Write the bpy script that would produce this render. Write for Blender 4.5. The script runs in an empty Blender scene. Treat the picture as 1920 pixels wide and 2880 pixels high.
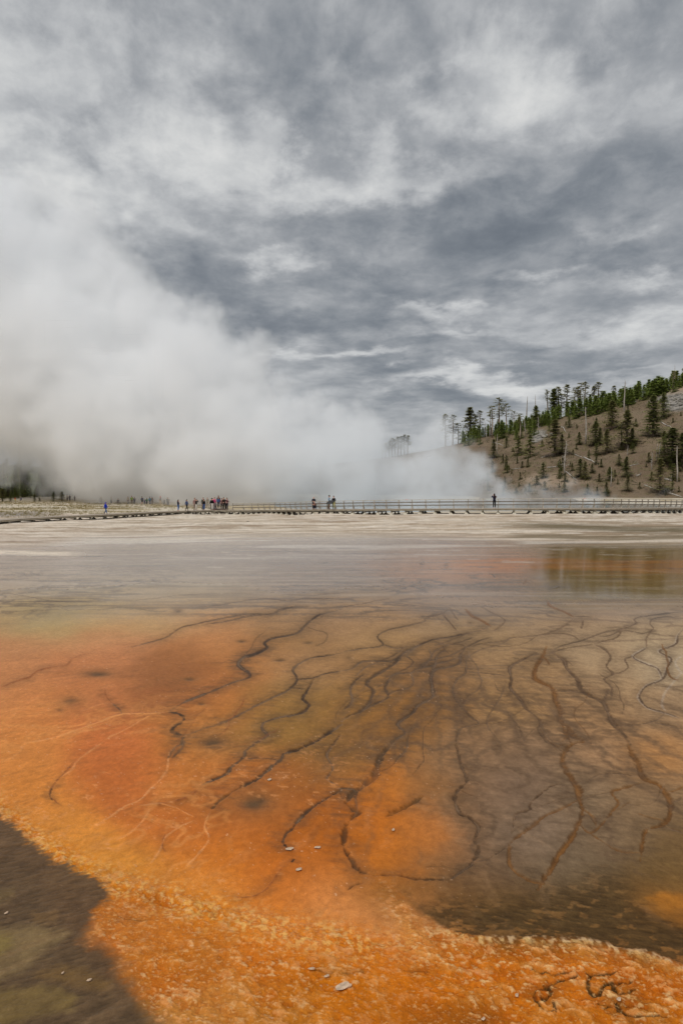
import bpy, bmesh, math, random
import numpy as np
from mathutils import Vector, Matrix, Quaternion

R = math.radians
random.seed(7)
rng = np.random.default_rng(11)
scene = bpy.context.scene
COL = scene.collection

# ------------------------------------------------------------------ camera
CAM_H = 3.5
F = 1920.0                                   # focal length in photo pixels
CX, CY = 960.0, 1440.0
TILT = math.atan(78.0 / F)                   # horizon lies 78 px above the centre
cd = bpy.data.cameras.new("camera")
cd.sensor_fit = 'VERTICAL'
cd.sensor_width, cd.sensor_height = 24.0, 36.0
cd.lens = 24.0
cd.clip_start, cd.clip_end = 0.1, 9000.0
cam = bpy.data.objects.new("camera", cd)
COL.objects.link(cam)
cam.location = (0, 0, CAM_H)
cam.rotation_euler = (R(90) - TILT, 0, 0)
scene.camera = cam
CT, ST = math.cos(TILT), math.sin(TILT)


def ray(px, py):
    a, b = (px - CX) / F, (CY - py) / F
    return Vector((a, CT + b * ST, -ST + b * CT))


def at(px, py, Y):
    d = ray(px, py)
    k = Y / d.y
    return Vector((d.x * k, Y, CAM_H + d.z * k))


def project(X, Y, Z):
    zc = Y * CT - (Z - CAM_H) * ST
    yc = Y * ST + (Z - CAM_H) * CT
    return CX + F * X / zc, CY - F * yc / zc


# ------------------------------------------------------------------ exposure, sun, sky
vs = scene.view_settings
vs.view_transform = 'Standard'
vs.look = 'None'
vs.exposure = 0.0
vs.gamma = 1.0
scene.cycles.max_bounces = 32
scene.cycles.diffuse_bounces = 3
scene.cycles.glossy_bounces = 3
scene.cycles.transparent_max_bounces = 8
scene.cycles.volume_bounces = 28
scene.cycles.volume_step_rate = 2.5
scene.cycles.volume_max_steps = 256

SUN_EL, SUN_AZ = R(48), R(215)               # azimuth clockwise from +Y: behind the camera, to the left
sl = bpy.data.lights.new("sun", 'SUN')
sl.energy = 1.5
sl.angle = R(14)
sl.color = (1.0, 0.96, 0.90)
sun = bpy.data.objects.new("sun", sl)
COL.objects.link(sun)
sdir = Vector((math.sin(SUN_AZ) * math.cos(SUN_EL), math.cos(SUN_AZ) * math.cos(SUN_EL), math.sin(SUN_EL)))
sun.rotation_euler = sdir.to_track_quat('Z', 'Y').to_euler()
sun.location = (0, 0, 60)


class NT:
    """small helper to write node trees"""
    def __init__(self, tree):
        self.t = tree
        self.L = tree.links

    def n(self, typ, **kw):
        nd = self.t.nodes.new(typ)
        for k, v in kw.items():
            setattr(nd, k, v)
        return nd

    def put(self, sock, v):
        if isinstance(v, bpy.types.NodeSocket):
            self.L.new(v, sock)
        elif v is not None:
            sock.default_value = v

    def m(self, op, a, b=None, c=None, clamp=False):
        nd = self.n('ShaderNodeMath', operation=op, use_clamp=clamp)
        self.put(nd.inputs[0], a)
        self.put(nd.inputs[1], b)
        self.put(nd.inputs[2], c)
        return nd.outputs[0]

    def vm(self, op, a, b=None):
        nd = self.n('ShaderNodeVectorMath', operation=op)
        self.put(nd.inputs[0], a)
        self.put(nd.inputs[1], b)
        return nd.outputs['Value'] if op in ('LENGTH', 'DOT_PRODUCT', 'DISTANCE') else nd.outputs[0]

    def mapr(self, v, a, b, c=0.0, d=1.0, smooth=True):
        nd = self.n('ShaderNodeMapRange', interpolation_type='SMOOTHSTEP' if smooth else 'LINEAR')
        self.put(nd.inputs[0], v)
        for i, x in enumerate((a, b, c, d)):
            self.put(nd.inputs[i + 1], x)
        return nd.outputs[0]

    def noise(self, vec, scale, detail=4, rough=0.55, dist=0.0, lac=2.0):
        nd = self.n('ShaderNodeTexNoise')
        self.put(nd.inputs['Vector'], vec)
        for k, v in (('Scale', scale), ('Detail', detail), ('Roughness', rough), ('Distortion', dist), ('Lacunarity', lac)):
            self.put(nd.inputs[k], v)
        return nd.outputs[0]

    def mix(self, fac, a, b, blend='MIX'):
        nd = self.n('ShaderNodeMix', data_type='RGBA', blend_type=blend)
        self.put(nd.inputs[0], fac)
        self.put(nd.inputs[6], a)
        self.put(nd.inputs[7], b)
        return nd.outputs[2]

    def comb(self, x, y, z):
        nd = self.n('ShaderNodeCombineXYZ')
        for i, v in enumerate((x, y, z)):
            self.put(nd.inputs[i], v)
        return nd.outputs[0]

    def sep(self, v):
        nd = self.n('ShaderNodeSeparateXYZ')
        self.put(nd.inputs[0], v)
        return nd.outputs


def lin(c):
    return tuple((x / 255 / 12.92) if x / 255 <= 0.04045 else ((x / 255 + 0.055) / 1.055) ** 2.4 for x in c)


# overcast sky: Nishita air under a broken grey cloud deck
world = bpy.data.worlds.new("World")
scene.world = world
world.use_nodes = True
wt = world.node_tree
wt.nodes.clear()
W = NT(wt)
tc = W.n('ShaderNodeTexCoord')
dx, dy, dz = W.sep(tc.outputs['Generated'])
zpos = W.m('MAXIMUM', dz, 0.0)
az = W.m('ARCTAN2', dx, dy)
el = W.m('ARCSINE', dz)
# the flat cloud deck seen from below: cells shrink and flatten towards the horizon
deck = W.comb(W.m('MULTIPLY', az, 2.6), W.m('MULTIPLY', W.m('LOGARITHM', W.m('ADD', zpos, 0.16), math.e), 2.5), 0.0)
warp = W.n('ShaderNodeTexNoise')
W.put(warp.inputs['Vector'], deck)
warp.inputs['Scale'].default_value = 2.0
warp.inputs['Detail'].default_value = 3
warp.inputs['Roughness'].default_value = 0.5
wv = W.vm('SUBTRACT', warp.outputs['Color'], (0.5, 0.5, 0.5))
wsx, wsy, wsz = W.sep(wv)
wrp2 = W.n('ShaderNodeTexNoise')
W.put(wrp2.inputs['Vector'], deck)
wrp2.inputs['Scale'].default_value = 7.0
wrp2.inputs['Detail'].default_value = 5
wrp2.inputs['Roughness'].default_value = 0.6
w2x, w2y, w2z = W.sep(W.vm('SUBTRACT', wrp2.outputs['Color'], (0.5, 0.5, 0.5)))
azw = W.m('ADD', W.m('ADD', az, W.m('MULTIPLY', wsx, 0.20)), W.m('MULTIPLY', w2x, 0.16))
elw = W.m('ADD', W.m('ADD', el, W.m('MULTIPLY', wsy, 0.12)), W.m('MULTIPLY', w2y, 0.07))
deck2 = W.vm('ADD', deck, W.vm('MULTIPLY', wv, (0.16, 0.16, 0.0)))
n1 = W.noise(deck2, 2.1, 8, 0.56)
n2 = W.noise(W.vm('ADD', deck2, (3.1, 7.7, 0)), 6.0, 8, 0.62)
lump = W.mapr(n1, 0.36, 0.66, -0.5, 0.5)
tuft = W.mapr(n2, 0.34, 0.68, -0.5, 0.5)
acc = W.m('MULTIPLY_ADD', lump, 0.13, 0.50)
n3 = W.noise(W.vm('ADD', deck2, (9.1, 2.7, 0)), 3.6, 7, 0.55)
acc = W.m('MULTIPLY_ADD', W.mapr(n3, 0.41, 0.61, -0.5, 0.5), 0.095, acc)
acc = W.m('MULTIPLY_ADD', tuft, 0.11, acc)
# thicker and thinner parts of the deck: centre and half-size in photo pixels / 1.2245, amount
SKY = [
    (1130, 180, 140, 70, .22), (1310, 205, 150, 60, .14), (500, 350, 130, 60, .20), (330, 400, 230, 90, .16),
    (150, 440, 120, 60, .12), (840, 320, 80, 50, .18), (760, 140, 50, 60, .12), (610, 310, 60, 60, .16),
    (880, 425, 260, 34, .20), (640, 605, 90, 22, .20), (1000, 722, 120, 24, .24), (1240, 622, 70, 16, .20),
    (1500, 660, 100, 24, .22), (1480, 750, 120, 36, .20), (820, 825, 90, 16, .20), (1150, 882, 150, 24, .30),
    (1010, 775, 140, 14, .16), (670, 820, 60, 16, .18), (1420, 555, 80, 16, .12), (960, 905, 120, 12, .16), (1430, 850, 120, 12, .10),
    (880, 120, 110, 70, -.12), (1400, 60, 260, 70, -.06), (1380, 430, 280, 70, -.14), (1120, 535, 320, 60, -.18),
    (980, 650, 260, 40, -.20), (1460, 585, 220, 40, -.12), (700, 740, 220, 36, -.18), (450, 640, 150, 60, -.14),
    (760, 515, 220, 40, -.08), (200, 345, 70, 34, -.16), (900, 860, 180, 20, -.12), (560, 790, 120, 50, -.16),
    (1350, 835, 200, 20, -.10), (1000, 940, 160, 16, -.12), (640, 215, 140, 60, -.08), (1080, 350, 160, 40, -.08),
    (60, 470, 70, 50, -.10), (560, 60, 120, 60, -.04), (120, 150, 330, 190, .10), (1250, 790, 160, 20, -.10), (60, 330, 200, 160, .06),
    (1380, 740, 90, 16, -.06), (900, 790, 120, 16, -.10), (420, 180, 120, 60, .06), (1000, 60, 140, 40, .06), (640, 420, 90, 40, .08),
]
for (sx, sy, rx, ry, amt) in SKY:
    d = ray(sx * 1.2245, sy * 1.2245).normalized()
    a0, e0 = math.atan2(d.x, d.y), math.asin(d.z)
    ra, re_ = rx * 1.2245 / F * 1.25, ry * 1.2245 / F * 1.35
    q = W.vm('LENGTH', W.comb(W.m('MULTIPLY', W.m('SUBTRACT', azw, a0), 1 / ra), W.m('MULTIPLY', W.m('SUBTRACT', elw, e0), 1 / re_), 0.0))
    acc = W.m('MULTIPLY_ADD', W.mapr(q, 0.0, 1.25, 1.0, 0.0), amt * .98, acc)
ramp = W.n('ShaderNodeValToRGB')
W.put(ramp.inputs[0], acc)
cr = ramp.color_ramp
cr.interpolation = 'B_SPLINE'
stops = [(0.10, (102, 109, 118)), (0.30, (129, 135, 142)), (0.48, (160, 163, 167)), (0.64, (192, 194, 196)), (0.80, (218, 219, 218)), (0.95, (234, 233, 231))]
while len(cr.elements) < len(stops):
    cr.elements.new(0.5)
for e, (p, c) in zip(cr.elements, stops):
    e.position = p
    e.color = (*lin(c), 1)
sky = W.n('ShaderNodeTexSky', sky_type='NISHITA')
sky.sun_disc = False
sky.sun_elevation = SUN_EL
sky.sun_rotation = SUN_AZ
bg_air = W.n('ShaderNodeBackground')
W.put(bg_air.inputs[0], sky.outputs[0])
bg_air.inputs[1].default_value = 0.05
bg_cl = W.n('ShaderNodeBackground')
W.put(bg_cl.inputs[0], ramp.outputs[0])
# an overcast deck is about three times as bright overhead as near the horizon
W.put(bg_cl.inputs[1], W.mapr(dz, 0.62, 1.0, 1.0, 3.0))
mixw = W.n('ShaderNodeMixShader')
mixw.inputs[0].default_value = 0.94
W.L.new(bg_air.outputs[0], mixw.inputs[1])
W.L.new(bg_cl.outputs[0], mixw.inputs[2])
wo = W.n('ShaderNodeOutputWorld')
W.L.new(mixw.outputs[0], wo.inputs[0])

# ------------------------------------------------------------------ helpers


def tag(o, label=None, cat=None, group=None, kind=None):
    for k, v in (('label', label), ('category', cat), ('group', group), ('kind', kind)):
        if v:
            o[k] = v
    return o


def obj(name, me, parent=None, mat=None):
    o = bpy.data.objects.new(name, me)
    COL.objects.link(o)
    if parent:
        o.parent = parent
    if mat is not None and me is not None:
        me.materials.clear()
        me.materials.append(mat)
    return o


def empty(name, loc=(0, 0, 0), rz=0.0):
    o = bpy.data.objects.new(name, None)
    COL.objects.link(o)
    o.location = loc
    o.rotation_euler = (0, 0, rz)
    o.empty_display_size = 0.3
    return o


def mesh(name, v, f, smooth=False):
    me = bpy.data.meshes.new(name)
    me.from_pydata([tuple(p) for p in v], [], f)
    if smooth:
        me.polygons.foreach_set('use_smooth', [True] * len(me.polygons))
    me.update()
    return me


class MB:
    """collects boxes and tubes into one mesh"""
    def __init__(self):
        self.v, self.f = [], []

    def box(self, c, ax, ay, az_):
        c = Vector(c)
        b = len(self.v)
        for sz in (-1, 1):
            for sy in (-1, 1):
                for sx in (-1, 1):
                    self.v.append(c + ax * sx + ay * sy + az_ * sz)
        for q in ((0, 2, 3, 1), (4, 5, 7, 6), (0, 1, 5, 4), (2, 6, 7, 3), (0, 4, 6, 2), (1, 3, 7, 5)):
            self.f.append([b + i for i in q])

    def tube(self, pts, rad, seg=6, cap=True):
        pts = [Vector(p) for p in pts]
        b = len(self.v)
        n = len(pts)
        for i, p in enumerate(pts):
            t = (pts[min(i + 1, n - 1)] - pts[max(i - 1, 0)]).normalized()
            u = t.cross(Vector((0, 0, 1)) if abs(t.z) < 0.9 else Vector((1, 0, 0))).normalized()
            w = t.cross(u)
            for k in range(seg):
                a = 2 * math.pi * k / seg
                self.v.append(p + (u * math.cos(a) + w * math.sin(a)) * rad[i])
        for i in range(n - 1):
            for k in range(seg):
                k2 = (k + 1) % seg
                self.f.append([b + i * seg + k, b + i * seg + k2, b + (i + 1) * seg + k2, b + (i + 1) * seg + k])
        if cap:
            self.f.append([b + k for k in range(seg)][::-1])
            self.f.append([b + (n - 1) * seg + k for k in range(seg)])

    def frustum(self, c, r0, r1, h, seg=4, rot=0.785):
        """square or round tapered block standing on c"""
        b = len(self.v)
        for z, r in ((0, r0), (h * 0.35, r0), (h, r1)):
            for k in range(seg):
                a = rot + 2 * math.pi * k / seg
                self.v.append(Vector((c[0] + math.cos(a) * r, c[1] + math.sin(a) * r, c[2] + z)))
        for i in range(2):
            for k in range(seg):
                k2 = (k + 1) % seg
                self.f.append([b + i * seg + k, b + i * seg + k2, b + (i + 1) * seg + k2, b + (i + 1) * seg + k])
        self.f.append([b + k for k in range(seg)][::-1])
        self.f.append([b + 2 * seg + k for k in range(seg)])

    def build(self, name, mat, parent=None, smooth=False):
        return obj(name, mesh(name, self.v, self.f, smooth), parent, mat)


def material(name, color, rough=0.7, var=0.25, scale=3.0, bump=0.0, spec=0.4, color2=None, stretch=(1, 1, 1)):
    """principled surface with noise in its colour"""
    m = bpy.data.materials.new(name)
    m.use_nodes = True
    T = NT(m.node_tree)
    bs = m.node_tree.nodes['Principled BSDF']
    t = T.n('ShaderNodeTexCoord')
    vec = T.vm('MULTIPLY', t.outputs['Object'], stretch)
    no = T.noise(vec, scale, 5, 0.6)
    c1 = (*[x * (1 - var) for x in color], 1)
    c2 = (*(color2 if color2 else [min(1, x * (1 + var)) for x in color]), 1)
    T.put(bs.inputs['Base Color'], T.mix(T.mapr(no, 0.3, 0.7), c1, c2))
    bs.inputs['Roughness'].default_value = rough
    bs.inputs['Specular IOR Level'].default_value = spec
    if bump:
        b = T.n('ShaderNodeBump')
        b.inputs['Strength'].default_value = bump
        b.inputs['Distance'].default_value = 0.05
        T.put(b.inputs['Height'], no)
        T.put(bs.inputs['Normal'], b.outputs[0])
    return m


# ------------------------------------------------------------------ numpy noise
def _hash(ix, iy, seed):
    h = (ix.astype(np.int64) * 374761393 + iy.astype(np.int64) * 668265263 + seed * 982451653) & 0xFFFFFFFF
    h = ((h ^ (h >> 13)) * 1274126177) & 0xFFFFFFFF
    h = h ^ (h >> 16)
    return (h & 0xFFFF).astype(np.float32) / 65535.0


def vnoise(x, y, seed=0):
    ix, iy = np.floor(x), np.floor(y)
    fx, fy = (x - ix).astype(np.float32), (y - iy).astype(np.float32)
    ix, iy = ix.astype(np.int64), iy.astype(np.int64)
    fx = fx * fx * fx * (fx * (fx * 6 - 15) + 10)
    fy = fy * fy * fy * (fy * (fy * 6 - 15) + 10)
    a, b = _hash(ix, iy, seed), _hash(ix + 1, iy, seed)
    c, d = _hash(ix, iy + 1, seed), _hash(ix + 1, iy + 1, seed)
    return (a + (b - a) * fx) * (1 - fy) + (c + (d - c) * fx) * fy


def fbm(x, y, seed=0, octv=4, gain=0.5):
    s, amp, tot = 0.0, 1.0, 0.0
    for o in range(octv):
        s = s + amp * vnoise(x * 2 ** o + 13.7 * o, y * 2 ** o - 7.3 * o, seed + o)
        tot += amp
        amp *= gain
    return s / tot * 2 - 1


def sstep(a, b, x):
    t = np.clip((x - a) / (b - a), 0, 1)
    return t * t * (3 - 2 * t)


# ------------------------------------------------------------------ terrain shape
WL = -0.62        # level of the big spring's water
ZP = []
for (px, py, Y) in [(300, 1460, 86), (480, 1447.5, 101), (640, 1447, 110), (0, 1473, 71), (1000, 1446, 84.5), (1300, 1445.5, 79),
                    (1393, 1445, 77.5), (1600, 1444, 77), (1750, 1443.5, 80), (1900, 1443, 89), (800, 1447, 98), (150, 1465, 79)]:
    p = at(px, py, Y)
    ZP.append((p.x, p.y, p.z))
ZP += [(x, y, 0.0) for x in (-14, -7, 0, 7, 14) for y in (0, 6, 12, 20)]
ZP += [(-26, 40, -0.10), (26, 40, 0.14), (0, 45, 0.02), (12, 60, 0.12), (-25, 62, -0.45), (-5, 66, -0.2), (34, 62, .2)]
ZP += [(-40, 128, -0.75), (-70, 150, -0.45), (-45, 150, -0.7), (-24, 130, -0.9), (-60, 110, -0.75), (-60, 85, -0.8), (-80, 60, -0.6),
       (60, 110, -0.2), (80, 150, 0.0), (90, 100, 0.0), (60, 60, 0.2), (0, 260, 0.0), (150, 250, 0.0), (-150, 250, 0.2), (-90, 200, 0.1), (100, 190, 0.1)]
ZP = np.array(ZP, np.float32)


def zground(X, Y):
    X = np.asarray(X, np.float32)
    Y = np.asarray(Y, np.float32)
    num = np.zeros_like(X)
    den = np.zeros_like(X)
    for (x, y, z) in ZP:
        d2 = ((X - x) ** 2 + (Y - y) ** 2) / (10 + 0.012 * y * y / 10) ** 2 + 0.04
        w = 1.0 / (d2 * d2)
        num += w * z
        den += w
    z = num / den
    # basin of the big spring beyond the boardwalk
    q = np.sqrt(((X - 28) / 40.0) ** 2 + ((Y - 142) / 52.0) ** 2)
    rim = sstep(1.30, 1.12, q)
    z = z + (np.maximum(z, WL + .10) - z) * rim
    return z - 0.9 * sstep(1.08, 0.9, q) * sstep(76, 92, Y)


def zg(x, y):
    return float(zground(np.array([x]), np.array([y]))[0])


# ------------------------------------------------------------------ ground sheet
# rows get closer together away from the viewer's station and columns fan out, so that detail is even
ys_px = np.concatenate([np.linspace(1363.2, 1405, 60, endpoint=False), np.linspace(1405, 2900, 840, endpoint=False), np.linspace(2900, 4200, 40)])
vY = (ys_px - CY) / F
Yrow = np.array([CAM_H * (CT - v * ST) / (ST + v * CT) for v in vY])
scol = np.concatenate([np.linspace(-2.6, -0.62, 40, endpoint=False), np.linspace(-0.62, 0.62, 780, endpoint=False), np.linspace(0.62, 2.6, 41)])
back = np.array([0.9, 0.0, -3.0, -10.0, -40.0])
spread = np.concatenate([Yrow, np.array([Yrow[-1] * 1.05, Yrow[-1] * 1.3, 5.0, 12.0, 40.0])])
Yall = np.concatenate([Yrow, back])
order = np.argsort(-Yall)
Yall, spread = Yall[order], spread[order]
GX = (scol[None, :] * spread[:, None]).astype(np.float32)
GY = np.repeat(Yall[:, None], len(scol), 1).astype(np.float32)
NR, NC = GX.shape
GZ = zground(GX, GY)
safe = np.maximum(GY, 1.0)
PX, PY = project(GX, safe, GZ)
PX, PY = PX.astype(np.float32), PY.astype(np.float32)

# ---- pigments of the mat, by place
CP = [
    # x, y, (sRGB)
    (0, 1470, (206, 188, 166)), (480, 1470, (212, 196, 174)), (960, 1470, (206, 188, 166)), (1440, 1465, (204, 186, 164)), (1920, 1465, (200, 182, 160)),
    (0, 1520, (196, 178, 160)), (480, 1500, (190, 172, 152)), (960, 1490, (196, 178, 156)), (1440, 1495, (192, 172, 148)), (1800, 1490, (150, 134, 112)), (1920, 1520, (170, 150, 126)),
    (0, 1570, (172, 154, 138)), (480, 1560, (150, 132, 116)), (960, 1560, (140, 120, 104)), (1300, 1550, (140, 112, 86)), (1700, 1545, (118, 88, 48)),
    (0, 1640, (168, 148, 126)), (480, 1640, (160, 140, 118)), (900, 1640, (146, 122, 100)), (1250, 1580, (184, 128, 92)), (1500, 1588, (190, 110, 62)), (1850, 1600, (186, 104, 50)), (1500, 1640, (140, 112, 86)), (1850, 1650, (140, 104, 66)),
    (0, 1700, (172, 150, 118)), (480, 1690, (176, 154, 118)), (900, 1700, (166, 138, 104)), (1300, 1700, (156, 128, 104)), (1850, 1700, (160, 132, 110)),
    (0, 1740, (174, 152, 100)), (250, 1735, (182, 156, 102)), (480, 1730, (196, 148, 100)), (900, 1740, (166, 124, 86)), (1300, 1760, (166, 134, 104)), (1550, 1740, (166, 136, 112)), (1880, 1760, (180, 152, 126)),
    (0, 1810, (200, 132, 88)), (300, 1800, (206, 134, 90)), (600, 1790, (198, 126, 76)), (820, 1800, (152, 112, 66)), (1060, 1800, (174, 136, 98)), (1400, 1830, (172, 138, 106)), (1700, 1830, (178, 148, 122)), (1900, 1860, (192, 168, 146)),
    (0, 1900, (206, 128, 78)), (250, 1880, (204, 122, 74)), (520, 1880, (168, 100, 54)), (700, 1850, (196, 122, 66)), (860, 1870, (182, 136, 92)), (1050, 1880, (170, 120, 72)), (1250, 1880, (150, 106, 68)), (1450, 1900, (172, 132, 96)), (1750, 1920, (176, 142, 112)),
    (80, 2000, (214, 126, 66)), (300, 1960, (198, 114, 64)), (470, 1930, (146, 92, 52)), (640, 1980, (202, 112, 50)), (760, 1960, (160, 112, 60)), (900, 1940, (152, 112, 58)), (1010, 1980, (160, 110, 56)), (1180, 2000, (136, 92, 48)), (1400, 1990, (172, 130, 88)), (1650, 2010, (172, 130, 94)), (1900, 2000, (168, 134, 106)),
    (80, 2120, (218, 130, 62)), (320, 2090, (204, 108, 54)), (560, 2080, (202, 118, 50)), (700, 2060, (150, 112, 54)), (820, 2060, (152, 104, 50)), (1000, 2080, (138, 94, 48)), (1130, 2060, (160, 102, 50)), (1300, 2100, (166, 122, 80)), (1420, 2110, (146, 114, 84)), (1650, 2120, (168, 128, 90)), (1860, 2120, (196, 130, 74)),
    (80, 2240, (220, 130, 56)), (350, 2200, (202, 106, 48)), (560, 2200, (206, 118, 52)), (720, 2160, (192, 104, 42)), (860, 2180, (166, 96, 42)), (960, 2130, (138, 100, 56)), (1090, 2190, (206, 116, 38)), (1230, 2190, (146, 102, 60)), (1440, 2200, (134, 106, 82)), (1640, 2220, (138, 112, 84)), (1820, 2240, (146, 114, 80)),
    (200, 2340, (224, 136, 56)), (480, 2330, (204, 108, 44)), (640, 2270, (182, 98, 40)), (820, 2280, (184, 100, 40)), (910, 2330, (176, 92, 28)), (1040, 2330, (202, 104, 22)), (1180, 2340, (210, 122, 54)), (1300, 2310, (132, 100, 70)), (1480, 2330, (138, 112, 88)), (1750, 2330, (132, 106, 78)), (1880, 2360, (116, 86, 48)),
    (380, 2440, (226, 142, 56)), (600, 2440, (208, 112, 36)), (780, 2430, (200, 104, 34)), (900, 2420, (190, 98, 28)), (1080, 2420, (204, 108, 20)), (1220, 2430, (160, 104, 62)), (1400, 2430, (124, 96, 70)), (1600, 2430, (124, 102, 76)), (1880, 2450, (112, 84, 44)),
    (560, 2520, (232, 146, 58)), (760, 2520, (214, 122, 46)), (950, 2500, (218, 130, 60)), (1120, 2500, (150, 92, 34)), (1300, 2500, (120, 84, 46)), (1500, 2510, (104, 74, 38)), (1700, 2500, (96, 70, 36)), (1880, 2540, (158, 98, 34)),
    (380, 2560, (196, 114, 48)), (560, 2600, (206, 118, 38)), (800, 2600, (218, 128, 50)), (1000, 2580, (226, 146, 80)), (1180, 2600, (228, 148, 84)), (1120, 2545, (130, 86, 38)), (1350, 2570, (84, 60, 28)), (1600, 2590, (78, 56, 26)), (1850, 2640, (72, 52, 24)),
    (500, 2700, (196, 114, 40)), (760, 2680, (210, 116, 34)), (1000, 2680, (214, 118, 32)), (1300, 2690, (220, 126, 38)), (1600, 2710, (216, 122, 36)), (1850, 2740, (218, 124, 40)),
    (600, 2820, (206, 134, 66)), (760, 2780, (202, 116, 34)), (950, 2780, (208, 118, 18)), (1200, 2780, (206, 112, 14)), (1500, 2780, (204, 112, 18)), (1780, 2820, (208, 118, 24)),
    (760, 2880, (198, 122, 40)), (1000, 2870, (200, 110, 12)), (1280, 2870, (160, 88, 8)), (1600, 2880, (200, 112, 14)), (1900, 2880, (206, 116, 20)),
    (300, 2400, (226, 138, 54)), (430, 2500, (206, 122, 50)),
    (-300, 1800, (202, 132, 88)), (-300, 2200, (216, 128, 60)), (-300, 2600, (120, 96, 60)), (2200, 1800, (180, 152, 128)), (2200, 2200, (150, 118, 84)), (2200, 2600, (100, 74, 36)),
    (300, 3200, (110, 86, 50)), (1000, 3200, (196, 110, 20)), (1700, 3200, (196, 110, 20)), (2300, 3000, (196, 110, 20)), (-300, 3200, (90, 68, 40)),
]
LGT = 1.12      # light on level ground, to turn seen colours into reflectance


def tanner(c):
    """the right-hand flats are yellow-tan rather than pink"""
    return (c[0] * .99, c[1] * .985, c[2] * .90)


def browner(c):
    """the far mats are a softer, browner orange than the shelf"""
    r, g, b = c
    if r > 150 and g < .72 * r:
        return (r * .975, g * 1.02, b * 1.0)
    return c


def to_alb(c):
    return np.array([min(0.86, x / LGT) for x in lin(c)], np.float32)


persp = np.clip((PY - 1400) / 900.0, 0.05, 1.4)
wx = fbm(GX * 0.9, GY * 0.55, 3, 5) * 60 + fbm(GX * 3.5, GY * 2.2, 8, 3) * 16
wy = fbm(GX * 0.9 + 50, GY * 0.55, 4, 5) * 34 + fbm(GX * 3.5, GY * 2.2, 9, 3) * 8
PXw, PYw = PX + wx * persp ** 0.5, PY + wy * persp
ALB = np.zeros((NR, NC, 3), np.float32)
WS = np.full((NR, NC), 1e-9, np.float32)
for (x, y, c) in CP:
    sy = 22 + 26 * np.clip((y - 1450) / 500, 0, 1) + (30 if y > 3000 else 0)
    sx = 130 if y < 1760 else 78
    if x < -100 or x > 2050 or y > 2900:
        sx, sy = 190, 150
    w = np.exp(-0.5 * (((PXw - x) / sx) ** 2 + ((PYw - y) / sy) ** 2)) + 1e-7 / (1 + ((PXw - x) / 400) ** 2 + ((PYw - y) / 200) ** 2)
    ALB += w[..., None] * to_alb(tanner(c) if (x > 930 and 1720 < y < 2060 and c[1] > .66 * c[0]) else browner(c) if y < 2480 else c)
    WS += w
ALB /= WS[..., None]
# slow runoff combs the mats: fine streaks, fanning out from the far shore
def combed(seed, along, across):
    """streaks along three directions, one for each third of the slope"""
    out = 0
    for a_, cx_ in ((0.62, 150), (1.15, 900), (1.95, 1600)):
        c_, s_ = math.cos(a_), math.sin(a_)
        u_, w_ = GX * c_ + GY * s_, -GX * s_ + GY * c_
        w_ = w_ + .25 * fbm(GX * .6, GY * .6, seed + 7, 3)
        out = out + fbm(u_ * along, w_ * across, seed, 4, .6) * np.clip(1 - np.abs(PX - cx_) / 800, 0, 1) ** .7
    return out

fine = fbm(GX * 8, GY * 6, 21, 4)
fine2 = fbm(GX * 26, GY * 20, 22, 3)
WET = np.full((NR, NC), 0.22, np.float32)
CRUST = np.zeros((NR, NC), np.float32)
DISP = np.zeros((NR, NC), np.float32)


def lay(mask, c, k=1.0):
    global ALB
    m = (np.clip(mask, 0, 1) * k)[..., None]
    ALB = ALB * (1 - m) + to_alb(c) * m


# --- pale sinter flats before the boardwalk: streaks drawn out by the runoff
far = sstep(1600, 1500, PY)
st = fbm(GX * 0.085 + fbm(GX * .02, GY * .1, 5, 2) * .8, GY * 0.42, 31, 5, 0.6)
st2 = fbm(GX * 0.12, GY * 1.1, 32, 4, 0.6)
sand = sstep(1512, 1494, PY - 14 * fbm(GX * .05, GY * .2, 33, 3) - 22 * sstep(1250, 1900, PX) - 30 * sstep(300, 0, PX))
lay(sstep(0.0, 0.35, st + 0.6 * st2) * far, (232, 218, 199), 0.6)
lay(sstep(0.0, 0.35, -st + 0.6 * st2) * far, (170, 148, 124), 0.5)
st3 = fbm(GX * 0.5 + 4, GY * 2.4, 37, 3, .6)
lay(sstep(.1, .5, st3) * far * sand, (232, 220, 204), .6)
lay(sstep(.1, .5, -st3) * far * sand, (150, 128, 104), .5)
lay(sstep(0.25, 0.5, st2 - 0.4 * st) * far * sand, (140, 118, 94), 0.5)
# dark brown wet streak at the right of the flats
dk = sstep(14, 4, np.abs(PY - (1484 + 5 * np.sin(PX / 130.0))) + 8 * st2) * sstep(1330, 1560, PX + 60 * st)
lay(dk, (104, 92, 66), 0.8)
dk2 = sstep(9, 3, np.abs(PY - (1512 + 4 * np.sin(PX / 90.0 + 1))) + 6 * st2) * sstep(1380, 1500, PX + 80 * st)
lay(dk2, (120, 104, 78), 0.8)
lay(sstep(6, 2, np.abs(PY - (1526 - (PX - 1500) * .012)) + 5 * st2) * sstep(1430, 1500, PX), (222, 206, 186), .8)
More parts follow.
